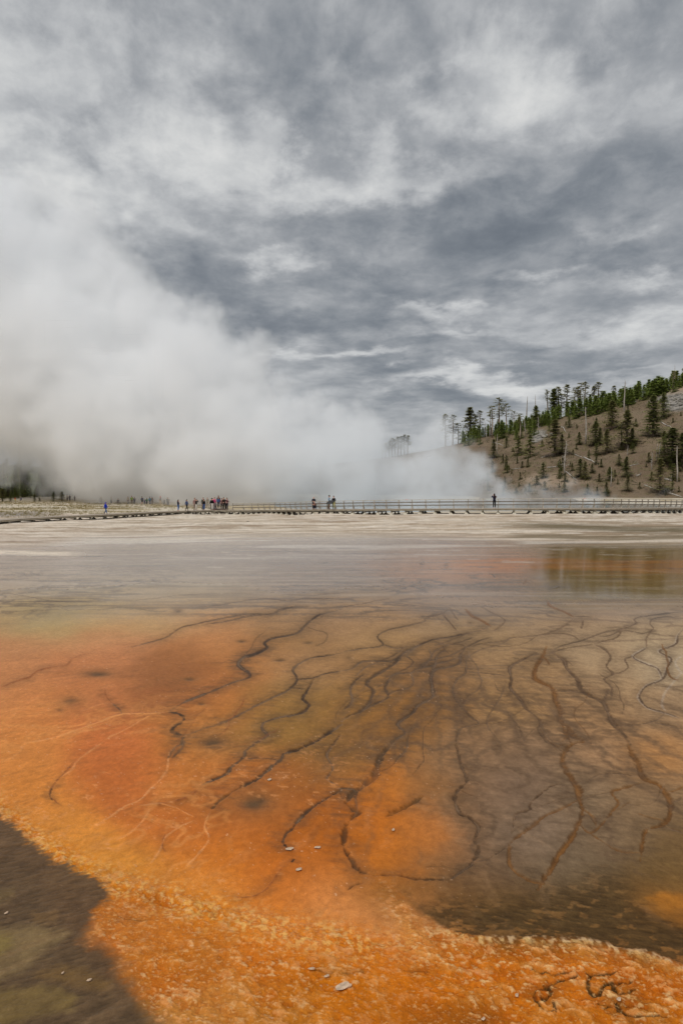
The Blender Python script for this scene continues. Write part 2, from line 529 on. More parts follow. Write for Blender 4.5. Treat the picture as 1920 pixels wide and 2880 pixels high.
# pale tongue at the left
lay(sstep(9, 4, np.abs(PY - (1555 + 0.02 * PX)) + 7 * st2) * sstep(260, 150, PX), (226, 210, 190), .9)
wetband = sstep(1488, 1520, PY - 14 * st - 26 * sstep(1200, 1800, PX) - 34 * sstep(280, 60, PX)) * sstep(1850, 1640, PY + 70 * fbm(GX * .2, GY * .2, 35, 4) + 30 * fine * persp)
pool_r = sstep(1516, 1546, PY + 8 * st + 6 * st2) * sstep(1745, 1660, PY + 20 * st2) * sstep(1260, 1580, PX + 90 * st)
WET = np.maximum(0.22 * (1 - 0.85 * sand), np.maximum(wetband * 0.74, pool_r))
tongue = sstep(9, 4, np.abs(PY - (1555 + 0.02 * PX)) + 7 * st2) * sstep(260, 150, PX)
WET *= 1 - 0.9 * tongue

lay(pool_r * sstep(1380, 1600, PX), (128, 104, 56), .75)  # olive of the reflected hill put into the pool's colour
ob = sstep(1.0, .55, np.abs(PY - np.interp(PX, [1200, 1500, 1920], [1588, 1588, 1596])) / np.interp(PX, [1200, 1350, 1600, 1920], [8, 16, 20, 22]) + .6 * st2 + .35 * fine) * sstep(1215, 1330, PX)
lay(ob, (194, 124, 68), .5)
# --- low terrace edges that cross the shallow sheet of water
n = fbm(GX * 0.10 + 0.5 * fbm(GX * .25, GY * .25, 41, 2), GY * 0.33, 40, 4, 0.5) * 5.2 + GY * 0.11
gr = np.abs(np.gradient(n, axis=0)) + np.abs(np.gradient(n, axis=1)) * 0.4 + 1e-4
fr = np.abs(n - np.round(n)) / gr
lines = sstep(1.7, 0.3, fr * np.clip(0.6 + 0.7 * fine, .4, 2)) * sstep(0.5, 0.12, gr)
lw = sstep(1560, 1640, PY) * sstep(1790, 1690, PY - 20 * sstep(0, 960, PX)) * sstep(-.25, .25, fbm(GX * .18, GY * .14, 43, 3) + .15) * sstep(1800, 1300, PX)
lay(lines * lw, (112, 94, 78), 0.75)
lwb = sstep(1640, 1700, PY) * sstep(1980, 1850, PY) * sstep(1000, 1250, PX) * sstep(0.0, .3, fbm(GX * .3, GY * .25, 44, 3))
lay(lines * lwb, (122, 98, 76), 0.5)
# short dark dashes, and the ripples' light streak reflections put into the colour
rp3 = fbm(GX * 0.22 + .6 * fbm(GX * .2, GY * .2, 48, 2), GY * 2.1, 47, 3, .6)
rpm = sstep(1500, 1560, PY) * sstep(1760, 1700, PY)
lay(sstep(.22, .42, rp3) * rpm, (112, 96, 82), .38)
lay(sstep(.22, .42, -rp3) * rpm, (196, 178, 158), .2)
ds = fbm(GX * 0.35, GY * 1.6, 45, 3, .6)
lay(sstep(.48, .62, ds) * sstep(1500, 1540, PY) * sstep(1700, 1640, PY), (110, 94, 80), .55)
lay(sstep(.5, .62, -ds) * sstep(1500, 1540, PY) * sstep(1640, 1580, PY), (200, 184, 166), .5)

# --- traced rivulets.  A..D are four views of the photograph, each 960 px wide shown 1568 wide
S = 960 / 1568


def A(*p): return [(x * S, 1420 + y * S) for x, y in p]
def B(*p): return [(960 + x * S, 1420 + y * S) for x, y in p]
def C(*p): return [(x * S, 2080 + y * S) for x, y in p]
def D(*p): return [(960 + x * S, 2080 + y * S) for x, y in p]


DARK, BRN, ORB, LIT, PALE, RED = (74, 56, 42), (88, 64, 43), (114, 74, 34), (232, 158, 96), (206, 190, 172), (150, 84, 44)
RIV = [
    (A((1568, 480), (1480, 500), (1440, 520), (1400, 555), (1370, 585), (1320, 600), (1250, 612), (1215, 635), (1225, 655), (1170, 685), (1120, 700), (1095, 730), (1110, 750), (1145, 775), (1140, 795), (1060, 820), (990, 850), (900, 885), (840, 910), (775, 950)), 10, DARK, 1.0),
    (A((1225, 640), (1225, 655), (1170, 685), (1120, 700), (1095, 730), (1110, 750), (1145, 775), (1140, 795)), 15, DARK, .9),
    (A((1400, 555), (1440, 572), (1500, 590), (1490, 630), (1440, 650)), 4, BRN, .6),
    (A((775, 952), (820, 960), (845, 985), (800, 1020), (795, 1045), (850, 1060)), 14, (66, 48, 34), 1.0),
    (A((850, 1060), (930, 1030), (1010, 1005), (1090, 970), (1180, 920), (1260, 880), (1330, 845), (1365, 800), (1345, 755), (1390, 720), (1440, 700), (1568, 680)), 9, DARK, .9),
    (A((850, 1060), (835, 1085), (840, 1111), (790, 1165)), 9, DARK, .8),
    (A((1365, 800), (1440, 795), (1490, 775), (1568, 762)), 7, DARK, .9),
    (A((1335, 840), (1400, 845)), 4, BRN, .8),
    (A((1440, 800), (1410, 855), (1390, 890), (1420, 920), (1380, 955), (1290, 975), (1215, 1000), (1205, 1030), (1230, 1060), (1190, 1085)), 11, DARK, .95),
    (A((1450, 465), (1340, 470), (1250, 500), (1170, 500), (1110, 505), (1000, 525), (910, 545), (840, 560), (805, 580), (760, 610), (690, 630), (580, 660)), 5, BRN, .8),
    (A((1380, 462), (1290, 478), (1250, 500), (1150, 510), (1050, 532), (940, 548)), 6, DARK, .7),
    (A((1568, 425), (1480, 432), (1400, 430), (1330, 440), (1230, 432), (1120, 440), (1000, 462), (900, 468)), 4, BRN, .7),
    (A((1568, 405), (1500, 410), (1420, 415), (1300, 412)), 4, BRN, .6),
    (A((0, 840), (90, 805), (140, 790), (180, 760), (260, 742)), 6, RED, .8),
    (A((260, 742), (310, 735), (335, 705), (420, 678)), 4, RED, .6),
    (A((480, 840), (490, 880), (520, 915), (550, 940), (560, 960)), 4, RED, .8),
    (A((520, 915), (550, 940), (562, 962)), 5, DARK, .7),
    (A((100, 1100), (250, 1070), (380, 1025), (480, 990), (560, 962), (700, 960), (775, 950)), 6, LIT, .7),
    (A((480, 1080), (600, 1020), (700, 960)), 6, LIT, .6),
    (A((370, 950), (470, 915), (520, 915)), 4, LIT, .5),
    (A((0, 960), (100, 925), (190, 875)), 3, LIT, .4),
    (A((0, 495), (150, 488), (300, 480), (450, 482), (560, 470), (650, 480), (720, 490), (830, 492)), 4, (128, 106, 74), .8),
    (A((0, 440), (200, 445), (420, 440), (640, 436), (830, 415), (1000, 408), (1200, 405)), 3, BRN, .6),
    (A((200, 470), (400, 462), (560, 466)), 3, BRN, .6),
    (A((0, 400), (130, 420), (260, 442), (520, 446)), 3, BRN, .5),
    # right half
    (B((0, 675), (90, 660), (190, 645), (165, 605), (210, 575), (300, 555), (380, 535), (385, 520), (460, 500), (500, 475)), 6, DARK, .75),
    (B((195, 640), (240, 655), (290, 655)), 9, DARK, .6),
    (B((640, 575), (530, 600), (415, 620), (340, 650), (280, 685), (230, 715), (150, 715), (90, 720), (50, 750), (0, 762)), 9, DARK, .9),
    (B((415, 620), (300, 668), (265, 700), (240, 730), (200, 755), (140, 790), (115, 820), (145, 850), (135, 885), (120, 920), (80, 950), (30, 970), (0, 995)), 13, DARK, .8),
    (B((570, 650), (545, 690), (540, 725), (480, 745), (430, 755), (410, 790), (415, 830), (420, 870), (410, 885), (350, 920), (330, 950), (270, 990), (260, 1010), (290, 1045), (240, 1080), (190, 1110)), 13, DARK, .95),
    (B((545, 700), (450, 725), (400, 740), (340, 755), (320, 770), (250, 775), (220, 800), (200, 840), (215, 880), (160, 910), (100, 940)), 9, DARK, .85),
    (B((320, 770), (325, 830), (230, 860), (215, 880)), 6, DARK, .7),
    (B((400, 660), (410, 700), (345, 755)), 8, DARK, .6),
    (B((110, 770), (60, 810), (40, 850), (50, 890), (35, 920), (0, 945)), 9, DARK, .75),
    (B((570, 690), (570, 765), (530, 800), (510, 850), (530, 900), (570, 945), (590, 970), (630, 1000), (600, 1010), (550, 1025), (530, 1060), (520, 1111)), 8, BRN, .9),
    (D((520, 0), (540, 80), (555, 130), (575, 190), (540, 225), (520, 265), (540, 335), (590, 360), (630, 405), (610, 460), (630, 500), (605, 560), (560, 600), (500, 640)), 11, BRN, .9),
    (B((575, 765), (680, 775), (760, 785)), 5, BRN, .8),
    (B((900, 675), (830, 710), (790, 730), (770, 750), (780, 800), (775, 840), (820, 890), (845, 930), (890, 970), (915, 1000), (905, 1030), (940, 1080), (1000, 1120), (1020, 1170)), 12, BRN, .9),
    (B((830, 1090), (870, 1040), (915, 1010)), 4, BRN, .5),
    (B((940, 650), (920, 700), (890, 750), (890, 795), (930, 820), (970, 845), (985, 900), (1005, 950), (1000, 985), (1040, 1020), (1060, 1060), (1110, 1080)), 19, ORB, .9),
    (B((920, 690), (955, 735)), 9, ORB, .8),
    (B((1000, 985), (1050, 1090), (1060, 1110)), 10, ORB, .8),
    (D((1110, 10), (1060, 20), (1020, 60), (1015, 110), (1050, 170), (1080, 220), (1090, 270), (1105, 320), (1090, 380), (1060, 440), (1000, 520), (970, 580), (930, 640), (900, 690)), 20, ORB, .85),
    (B((970, 680), (1020, 710), (1035, 750), (1080, 800), (1100, 850), (1150, 880), (1200, 905), (1225, 960), (1250, 1010), (1290, 1050), (1330, 1111)), 16, BRN, .85),
    (B((980, 855), (1050, 850), (1110, 860)), 12, BRN, .6),
    (D((1310, 0), (1330, 60), (1360, 110), (1390, 180), (1450, 200), (1490, 250), (1510, 300), (1490, 380), (1400, 415), (1380, 480), (1370, 560)), 18, ORB, .85),
    (B((1160, 640), (1210, 665), (1235, 700), (1215, 740), (1245, 775), (1205, 800), (1240, 840), (1235, 890)), 9, BRN, .75),
    (B((1568, 490), (1480, 500), (1350, 520), (1350, 545), (1290, 570), (1220, 580), (1150, 605), (1095, 625), (1000, 650), (960, 680)), 7, DARK, .75),
    (B((1568, 512), (1440, 520), (1415, 545), (1430, 570), (1380, 590), (1290, 575), (1230, 600), (1170, 605)), 5, DARK, .7),
    (B((1568, 565), (1540, 600), (1530, 640), (1455, 670), (1480, 690), (1510, 710), (1490, 750), (1470, 800), (1400, 830), (1370, 860), (1365, 890), (1400, 930), (1480, 955), (1568, 985)), 11, PALE, .38),
    (B((1572, 565), (1544, 600), (1534, 640), (1459, 670), (1484, 690), (1514, 710), (1494, 750), (1474, 800), (1404, 830), (1374, 860), (1369, 890), (1404, 930), (1484, 955), (1572, 985)), 6, BRN, .9),
    (B((1400, 655), (1335, 695), (1300, 710), (1315, 745), (1280, 770), (1245, 775)), 7, BRN, .8),
    (B((1400, 655), (1335, 692), (1380, 722), (1450, 752), (1468, 800)), 10, PALE, .38),
    (B((1403, 657), (1338, 695), (1383, 725), (1453, 755), (1471, 800)), 5, BRN, .8),
    (B((1568, 760), (1510, 830), (1480, 870), (1470, 920), (1490, 950)), 8, PALE, .3),
    (B((1568, 690), (1530, 720), (1550, 760), (1568, 780)), 9, PALE, .3),
    (B((945, 440), (960, 465), (1020, 490), (1065, 515)), 9, ORB, .8),
    (B((1065, 515), (1040, 545), (970, 580), (900, 598), (780, 610), (740, 625), (650, 635), (580, 655)), 6, BRN, .65),
    (B((570, 480), (600, 510), (640, 530), (680, 555)), 13, ORB, .8),
    (B((680, 555), (640, 575), (580, 590), (530, 610), (420, 650)), 5, BRN, .7),
    (B((460, 490), (480, 520), (510, 555), (530, 578)), 6, BRN, .8),
    (B((500, 475), (520, 510), (535, 530)), 5, BRN, .6),
    (B((640, 465), (680, 490), (750, 530), (710, 570), (690, 580)), 5, BRN, .5),
    (B((1065, 515), (1155, 515)), 5, BRN, .6), (B((1110, 530), (1100, 570)), 6, BRN, .6),
    (B((690, 318), (705, 335)), 5, DARK, .7), (B((855, 340), (835, 365)), 6, ORB, .7), (B((1000, 372), (940, 395)), 4, BRN, .6),
    (B((360, 272), (380, 272)), 8, ORB, .8), (B((470, 276), (490, 278)), 8, ORB, .8),
    (B((0, 470), (90, 455), (160, 440), (230, 430)), 4, BRN, .6), (B((220, 380), (330, 375), (390, 365)), 5, DARK, .4),
    (B((690, 380), (680, 470), (640, 430)), 4, BRN, .0),
    # lower half
    (C((1568, 230), (1480, 280), (1420, 320), (1370, 370), (1340, 410), (1310, 435), (1300, 470), (1305, 495)), 12, DARK, .9),
    (C((1305, 480), (1330, 505)), 12, (50, 38, 28), .9), (C((1340, 565), (1352, 548)), 7, (50, 38, 28), .9),
    (C((1340, 565), (1290, 595), (1260, 640), (1220, 690), (1150, 725), (1050, 720)), 6, RED, .7),
    (C((1240, -30), (1200, 0), (1130, 50), (1120, 80), (1060, 130), (1040, 155), (960, 195), (930, 210)), 11, DARK, .95),
    (C((930, 210), (870, 260), (800, 285), (740, 295), (690, 305)), 6, RED, .7),
    (C((1568, -70), (1450, 5), (1390, 35), (1310, 65), (1290, 90), (1240, 130), (1180, 180), (1110, 215), (1060, 245)), 15, DARK, .95),
    (C((1060, 245), (1000, 290), (970, 325)), 11, (100, 66, 36), .9),
    (C((970, 325), (940, 400), (960, 460), (900, 540), (850, 590)), 8, LIT, .6),
    (C((1130, 90), (1200, 85), (1280, 95)), 6, DARK, .8),
    (C((350, 90), (310, 140), (270, 180), (240, 220), (232, 262), (285, 305)), 5, RED, .8),
    (C((240, 222), (230, 260), (245, 280)), 5, (96, 62, 36), .8),
    (C((480, 10), (360, 95), (330, 140), (270, 180)), 7, LIT, .55),
    (C((120, 10), (90, 60), (0, 110)), 4, LIT, .4),
    (C((830, 10), (780, 60), (770, 130), (740, 180), (690, 230), (640, 280), (570, 310), (500, 360), (420, 400)), 7, LIT, .65),
    (C((690, 320), (660, 370), (600, 430), (520, 470)), 6, LIT, .5),
    (C((900, 370), (830, 400), (760, 450), (740, 500), (700, 560), (650, 600)), 7, LIT, .6),
    (C((640, 305), (760, 298), (900, 360)), 5, LIT, .5),
    (C((760, 430), (745, 480), (760, 520)), 4, RED, .7), (C((540, 800), (600, 825), (690, 832)), 5, (90, 60, 36), .7),
    (C((840, 0), (845, 15), (800, 40), (770, 90)), 8, DARK, .7),
    (D((245, 0), (190, 60), (160, 130), (150, 170), (110, 210), (60, 240), (20, 290)), 22, (88, 66, 46), .9),
    (D((20, 290), (50, 320), (80, 335), (40, 370), (15, 420), (15, 500), (50, 560), (80, 600), (150, 625)), 18, (72, 52, 34), .95),
    (D((150, 625), (250, 620), (350, 640), (500, 640)), 10, (72, 52, 34), .8),
    (D((-20, 222), (60, 228)), 8, DARK, .8), (C((1568, -30), (1530, 20), (1500, 70), (1530, 130), (1500, 180), (1560, 210)), 9, DARK, .6),
    (D((220, 345), (290, 310), (330, 285), (370, 262)), 18, (84, 60, 34), .85),
    (D((205, 352), (240, 340)), 8, (84, 60, 34), .7),
    (D((780, 430), (790, 380), (800, 340), (865, 320), (870, 290), (950, 220), (1010, 200)), 9, BRN, .75),
    (D((770, 480), (800, 450), (870, 400), (930, 350), (1000, 320), (1080, 280)), 14, ORB, .6),
    (D((770, 480), (770, 560), (800, 610), (870, 650), (930, 660)), 13, ORB, .65),
    (D((605, 560), (680, 545), (760, 490)), 8, DARK, .7), (D((500, 640), (560, 595), (605, 565)), 7, DARK, .7),
    (D((1090, 380), (1140, 430), (1200, 380), (1240, 330), (1270, 290), (1240, 240), (1300, 220), (1370, 200)), 12, ORB, .75),
    (D((1140, 430), (1200, 470), (1270, 510), (1370, 520)), 14, ORB, .6), (D((1110, 320), (1150, 350), (1170, 400)), 11, ORB, .6),
    (D((1120, 200), (1180, 160), (1280, 155), (1350, 170)), 6, BRN, .6),
    (D((1400, 415), (1480, 400), (1568, 430)), 9, BRN, .6), (D((1500, 300), (1568, 260)), 8, BRN, .5), (D((1500, 240), (1568, 215)), 8, ORB, .5),
    # dark curls in the orange crust
    (D((870, 1058), (920, 1075), (990, 1080), (1060, 1065)), 8, (70, 48, 22), .8),
    (D((1085, 1088), (1010, 1110), (940, 1138), (890, 1160), (895, 1205), (930, 1250), (985, 1255)), 11, (70, 48, 22), .85),
    (D((925, 1125), (960, 1155), (930, 1200), (915, 1170)), 13, (70, 48, 22), .8), (D((970, 1210), (985, 1250)), 9, (70, 48, 22), .8),
    (D((1155, 1068), (1130, 1110), (1140, 1160), (1180, 1172), (1205, 1130), (1260, 1110), (1330, 1102)), 12, (70, 48, 22), .8),
    (D((1110, 1075), (1180, 1082), (1270, 1060)), 8, (70, 48, 22), .7), (D((1245, 1125), (1270, 1168), (1345, 1140)), 13, (70, 48, 22), .8),
    (D((1165, 1215), (1225, 1228), (1190, 1240)), 12, (70, 48, 22), .7), (D((1255, 1195), (1275, 1240), (1320, 1262), (1400, 1272), (1490, 1268)), 13, (70, 48, 22), .8),
    (D((1300, 1215), (1360, 1225), (1420, 1250)), 10, (70, 48, 22), .6),
    (D((-10, 1072), (60, 1070), (110, 1062)), 8, (80, 56, 26), .7), (D((290, 1066), (400, 1062)), 7, (90, 60, 26), .6),
    (C((1420, 1055), (1470, 1060), (1560, 1075)), 6, (80, 54, 26), .6),
    (D((30, 690), (60, 668), (90, 660)), 10, (90, 60, 30), .7),
]


def window(x0, x1, y0, y1, pad):
    """slice of the sheet that can hold these photo coordinates"""
    r = np.nonzero(((PY[:, NC // 2] > y0 - pad - 30) & (PY[:, NC // 2] < y1 + pad + 30)))[0]
    if len(r) == 0:
        return None
    rr = slice(r[0], r[-1] + 1)
    sub = PX[rr]
    c = np.nonzero((sub.max(0) > x0 - pad) & (sub.min(0) < x1 + pad))[0]
    if len(c) == 0:
        return None
    return rr, slice(c[0], c[-1] + 1)


WIG = np.random.default_rng(5)
comb_f = fbm(GX * 2.6 + GY * .6, GY * 11 + GX * 2.2, 160, 4, .65)


def wiggle(pts, amp):
    """rivulets waver: round a traced line, then subdivide and shake it a little"""
    c = np.array(pts, float)
    if len(c) > 2:
        e = np.concatenate([c[:1], c, c[-1:]])
        out = []
        for i in range(len(c) - 1):
            q0, q1, q2, q3 = e[i], e[i + 1], e[i + 2], e[i + 3]
            for t in (0, .25, .5, .75):
                out.append(.5 * (2 * q1 + (q2 - q0) * t + (2 * q0 - 5 * q1 + 4 * q2 - q3) * t * t + (3 * q1 - q0 - 3 * q2 + q3) * t ** 3))
        c = np.array(out + [c[-1]])
    p = c
    for it in range(3):
        a, b = p[:-1], p[1:]
        ln = np.hypot(*(b - a).T)
        mid = (a + b) / 2
        nrm = np.stack([-(b - a)[:, 1], (b - a)[:, 0] * 0.6], 1) / np.maximum(ln, 1)[:, None]
        mid = mid + nrm * (WIG.normal(0, amp, len(ln)) * np.minimum(ln, 40) * 0.10)[:, None]
        q = np.empty((len(p) + len(mid), 2))
        q[0::2], q[1::2] = p, mid
        p = q
        if np.median(np.hypot(*(p[1:] - p[:-1]).T)) < 7:
            break
    return p


KY = 1.7
CURL = np.zeros((NR, NC), np.float32)
BRR = random.Random(12)
RIV += [
    (B((700, 605), (640, 620), (600, 640), (560, 660), (500, 690), (440, 705), (390, 720), (340, 745)), 7, DARK, .8),
    (B((620, 600), (560, 625), (500, 640), (430, 668), (410, 700), (380, 740), (350, 770)), 7, DARK, .75),
    (B((480, 660), (440, 690), (430, 730), (415, 760)), 8, DARK, .7),
    (B((350, 650), (300, 690), (330, 720), (300, 750), (230, 780), (190, 800)), 7, DARK, .65),
    (B((415, 620), (470, 640), (540, 640), (575, 655)), 5, BRN, .7),
    (B((290, 650), (240, 690), (170, 720), (110, 745), (60, 790)), 6, BRN, .7),
    (B((780, 610), (730, 640), (650, 660), (590, 690), (570, 720)), 5, BRN, .65),
    (B((900, 600), (830, 640), (740, 650), (640, 640)), 4, BRN, .6),
    (B((1095, 625), (1060, 600), (1000, 590), (900, 598)), 5, BRN, .6),
    (B((1160, 640), (1080, 650), (1000, 665), (940, 690)), 6, BRN, .7),
    (B((1290, 570), (1260, 610), (1200, 625), (1160, 640)), 5, BRN, .7),
    (B((1430, 570), (1400, 610), (1400, 655)), 5, BRN, .6),
    (B((1230, 840), (1200, 905)), 7, BRN, .7), (B((1080, 800), (1110, 860)), 8, BRN, .6),
    (B((700, 810), (720, 850), (760, 860), (790, 850)), 4, BRN, .5),
    (B((840, 930), (800, 960), (720, 1000), (640, 1005)), 4, BRN, .5),
    (B((1050, 1060), (1010, 1090), (960, 1080), (915, 1010)), 6, BRN, .5),
    (D((865, 320), (930, 300), (1010, 270), (1085, 265)), 5, BRN, .6),
    (D((1240, 240), (1180, 250), (1110, 270)), 6, BRN, .5), (D((1480, 200), (1440, 280), (1380, 300), (1270, 290)), 5, BRN, .4),
    (B((1490, 950), (1440, 990), (1340, 1010), (1250, 1010)), 6, BRN, .55), (B((1568, 1030), (1500, 1010), (1420, 1000)), 9, BRN, .5),
]
# the fan of minor runoff lines between the traced ones
for q in range(9):
    y = BRR.uniform(1765, 2120)
    x = BRR.uniform(1080, 1960)
    base_a = np.interp(x, [880, 1100, 1300, 1500, 1700, 1920], [2.35, 2.1, 1.75, 1.45, 1.35, 1.4])
    ln = BRR.uniform(90, 420) * (.45 + (y - 1700) / 700)
    ph, st_l = BRR.uniform(0, 6.3), 26 * (.4 + (y - 1700) / 700)
    p_ = [(x, y)]
    a, tot = base_a, 0
    while tot < ln:
        a += BRR.gauss(0, .34)
        a = base_a + (a - base_a) * .72 + .25 * math.sin(ph + tot / 45)
        x, y = x + math.cos(a) * st_l, y + math.sin(a) * st_l * .8
        tot += st_l
        p_.append((x, y))
    RIV.append((p_, BRR.uniform(3.2, 6.5), BRR.choice((BRN, BRN, ORB, DARK)), BRR.uniform(.4, .75)))
for q in range(5):
    y = BRR.uniform(1760, 2050)
    x = BRR.uniform(520, 1000)
    a = 2.45
    p_ = [(x, y)]
    st_l = 22
    for s_ in range(BRR.randint(4, 12)):
        a = 2.45 + (a - 2.45) * .7 + BRR.gauss(0, .4)
        x, y = x + math.cos(a) * st_l, y + math.sin(a) * st_l * .75
        p_.append((x, y))
    RIV.append((p_, BRR.uniform(3, 5), BRR.choice((BRN, RED)), BRR.uniform(.35, .6)))
for (pts, wd, colr, k) in list(RIV):
    if colr in (DARK, BRN, ORB) and wd >= 7 and pts[0][1] > 1700:
        for q in range(int(len(pts) / 7)):
            i = BRR.randrange(len(pts) - 1)
            x, y = pts[i]
            ux, uy = pts[i + 1][0] - x, pts[i + 1][1] - y
            L = math.hypot(ux, uy) + 1e-3
            sd_ = BRR.choice((-1, 1))
            a = math.atan2(uy, ux) + sd_ * BRR.uniform(.5, 1.2)
            ln = BRR.uniform(20, 75) * (.5 + (y - 1600) / 700)
            br = [(x, y)]
            for s_ in range(4):
                a += BRR.uniform(-.45, .45)
                br.append((br[-1][0] + math.cos(a) * ln / 4, br[-1][1] + math.sin(a) * ln / 4 * .6))
            RIV.append((br, max(3, wd * .3), colr, .45))
for (pts, wd, colr, k) in RIV:
    if k <= 0:
        continue
    p = wiggle(pts, .55)
    wd = wd * .84 if wd > 6 else wd
    pad = max(wd * 5, 26)
    win = window(p[:, 0].min(), p[:, 0].max(), p[:, 1].min(), p[:, 1].max(), pad)
    if win is None:
        continue
    wpx, wpy = PX[win], PY[win]
    dmin = np.full(wpx.shape, 1e9, np.float32)
    sfr = np.zeros(wpx.shape, np.float32)
    seg_ = np.hypot(*(p[1:] - p[:-1]).T)
    cum_ = np.concatenate([[0], np.cumsum(seg_)])
    for si_, (a, b) in enumerate(zip(p[:-1], p[1:])):
        lo_x, hi_x = min(a[0], b[0]) - pad, max(a[0], b[0]) + pad
        lo_y, hi_y = min(a[1], b[1]) - pad, max(a[1], b[1]) + pad
        r = np.nonzero((wpy[:, 0] > lo_y - 25) & (wpy[:, 0] < hi_y + 25))[0]
        if len(r) == 0:
            continue
        rs = slice(r[0], r[-1] + 1)
        c = np.nonzero((wpx[rs].max(0) > lo_x) & (wpx[rs].min(0) < hi_x))[0]
        if len(c) == 0:
            continue
        cs = slice(c[0], c[-1] + 1)
        x, y = wpx[rs, cs], wpy[rs, cs]
        ex, ey = b[0] - a[0], (b[1] - a[1]) * KY
        t = np.clip(((x - a[0]) * ex + (y - a[1]) * KY * ey) / (ex * ex + ey * ey + 1e-6), 0, 1)
        d = np.hypot(x - a[0] - t * ex, (y - a[1]) * KY - t * ey)
        better = d < dmin[rs, cs]
        sfr[rs, cs] = np.where(better, (cum_[si_] + t * seg_[si_]) / cum_[-1], sfr[rs, cs])
        dmin[rs, cs] = np.minimum(dmin[rs, cs], d)
    wloc = wd * (1 + 0.55 * fbm(wpx * 0.03, wpy * 0.05, 61, 3)) * 0.62
    endd = np.minimum(sfr, 1 - sfr)
    wloc = wloc * np.clip(.35 + endd * 5.5, .35, 1)
    k = k * np.clip(.35 + endd * 7, .35, 1)
    near_ = np.clip((wpy - 1720) / 500, .12, 1)
    jit = (fine2[win] * 0.36 + fine[win] * 0.3) * wd * near_
    core = sstep(wloc * 1.1, wloc * 0.35, dmin + jit)
    soft = 1.0 if (colr in (DARK, BRN, ORB) and pts[0][0] > 930) else 1.0     # the tan side's channels are only a little darker than the mat
    hw_ = wd * 3.0 + 16
    hal = sstep(hw_, 0.0, dmin + hw_ * .95 * comb_f[win] * near_ ** .5 + 4 * fine[win])
    sub = ALB[win]
    hc = to_alb(colr)
    if colr not in (LIT, PALE):
        hk = (hal * .62 * k * min(1, wd / 7))[..., None]
        sub = sub * (1 - hk) + (sub * .30 + to_alb((88, 68, 48)) * .70) * hk
    vary = np.clip(1 + 0.35 * fine2[win], .5, 1.6)[..., None]
    mm = (core * k * soft)[..., None]
    sub = sub * (1 - mm) + hc * vary * mm
    # wet gleam painted down the middle of the wider ones, with mineral threads
    if colr in (DARK, BRN, ORB) and wd >= 5:
        run = fbm(wpx * .02, wpy * .03, 71, 3)
        off_ = wd * .32 * np.sin(wpy * .09 + wpx * .03)
        thr = sstep(wd * .26 + 1.2, wd * .05, np.abs(dmin + jit * .5 + off_ * .3)) * sstep(-.35, .25, run) * .5
        tc_ = to_alb((146, 118, 92)) if colr != ORB else to_alb((142, 94, 46))
        sub = sub * (1 - thr[..., None]) + tc_ * thr[..., None]
    ALB[win] = sub
    if colr == (70, 48, 22):
        CURL[win] = np.maximum(CURL[win], core)
    if colr not in (LIT, PALE, RED):
        WET[win] = np.maximum(WET[win], core * .22)
        rim_ = sstep(wd * 1.7, wd * 1.0, dmin + jit) * (1 - core)
        DISP[win] = np.minimum(DISP[win], -0.0013 * wd * core) + .0004 * wd * rim_
        ALB[win] = ALB[win] * (1 + .10 * k * rim_ * np.clip(.4 + fine[win], 0, 1))[..., None]
    else:
        DISP[win] = np.maximum(DISP[win], 0.0008 * wd * core)


def web(kx, ky, seed):
    """edges of cells laid out round the gathering point of the runoff: 0 at an edge, in sheet steps"""
    r0_, c0_ = np.unravel_index(np.argmin((PX - 1230) ** 2 + (PY - 1735) ** 2), PX.shape)
    ddx, ddy = GX - GX[r0_, c0_], GY - GY[r0_, c0_]
    th = np.arctan2(ddx, -ddy)
    lr = np.log(np.hypot(ddx, ddy) + 1.0)
    u = th * kx + .35 * fbm(GX * .9, GY * .9, seed, 3) + .12 * fbm(GX * 4, GY * 4, seed + 3, 3)
    v_ = lr * ky + .35 * fbm(GX * .9 + 7, GY * .9, seed + 5, 3)
    iu, iv = np.floor(u), np.floor(v_)
    f1_ = np.full(u.shape, 9., np.float32)
    f2_ = np.full(u.shape, 9., np.float32)
    for du in (-1, 0, 1):
        for dv in (-1, 0, 1):
            cu, cv_ = (iu + du).astype(np.int64), (iv + dv).astype(np.int64)
            d = np.hypot(cu + .15 + .7 * _hash(cu, cv_, seed + 9) - u, cv_ + .15 + .7 * _hash(cu, cv_, seed + 10) - v_)
            f2_ = np.minimum(f2_, np.maximum(f1_, d))
            f1_ = np.minimum(f1_, d)
    e_ = f2_ - f1_
    g_ = np.abs(np.gradient(e_, axis=0)) + np.abs(np.gradient(e_, axis=1)) + 1e-4
    return e_ / g_


wm_ = sstep(1800, 1980, PY) * sstep(2540, 2380, PY) * sstep(820, 1080, PX + 70 * fbm(GX * .5, GY * .5, 301, 3))
for (kx_, ky_, sd0, kk) in ((11, 3.4, 310, .55), (21, 5.0, 330, .36)):
    e_ = web(kx_, ky_, sd0)
    pres = sstep(-.25, .3, fbm(GX * .55, GY * .55, sd0 + 20, 3))
    lay(sstep(3.4, .5, e_ + 1.3 * fine2) * wm_ * pres, (104, 80, 58), kk)
    lay(sstep(16, 0, e_ + 9 * comb_f) * wm_ * pres, (104, 80, 58), kk * .45)


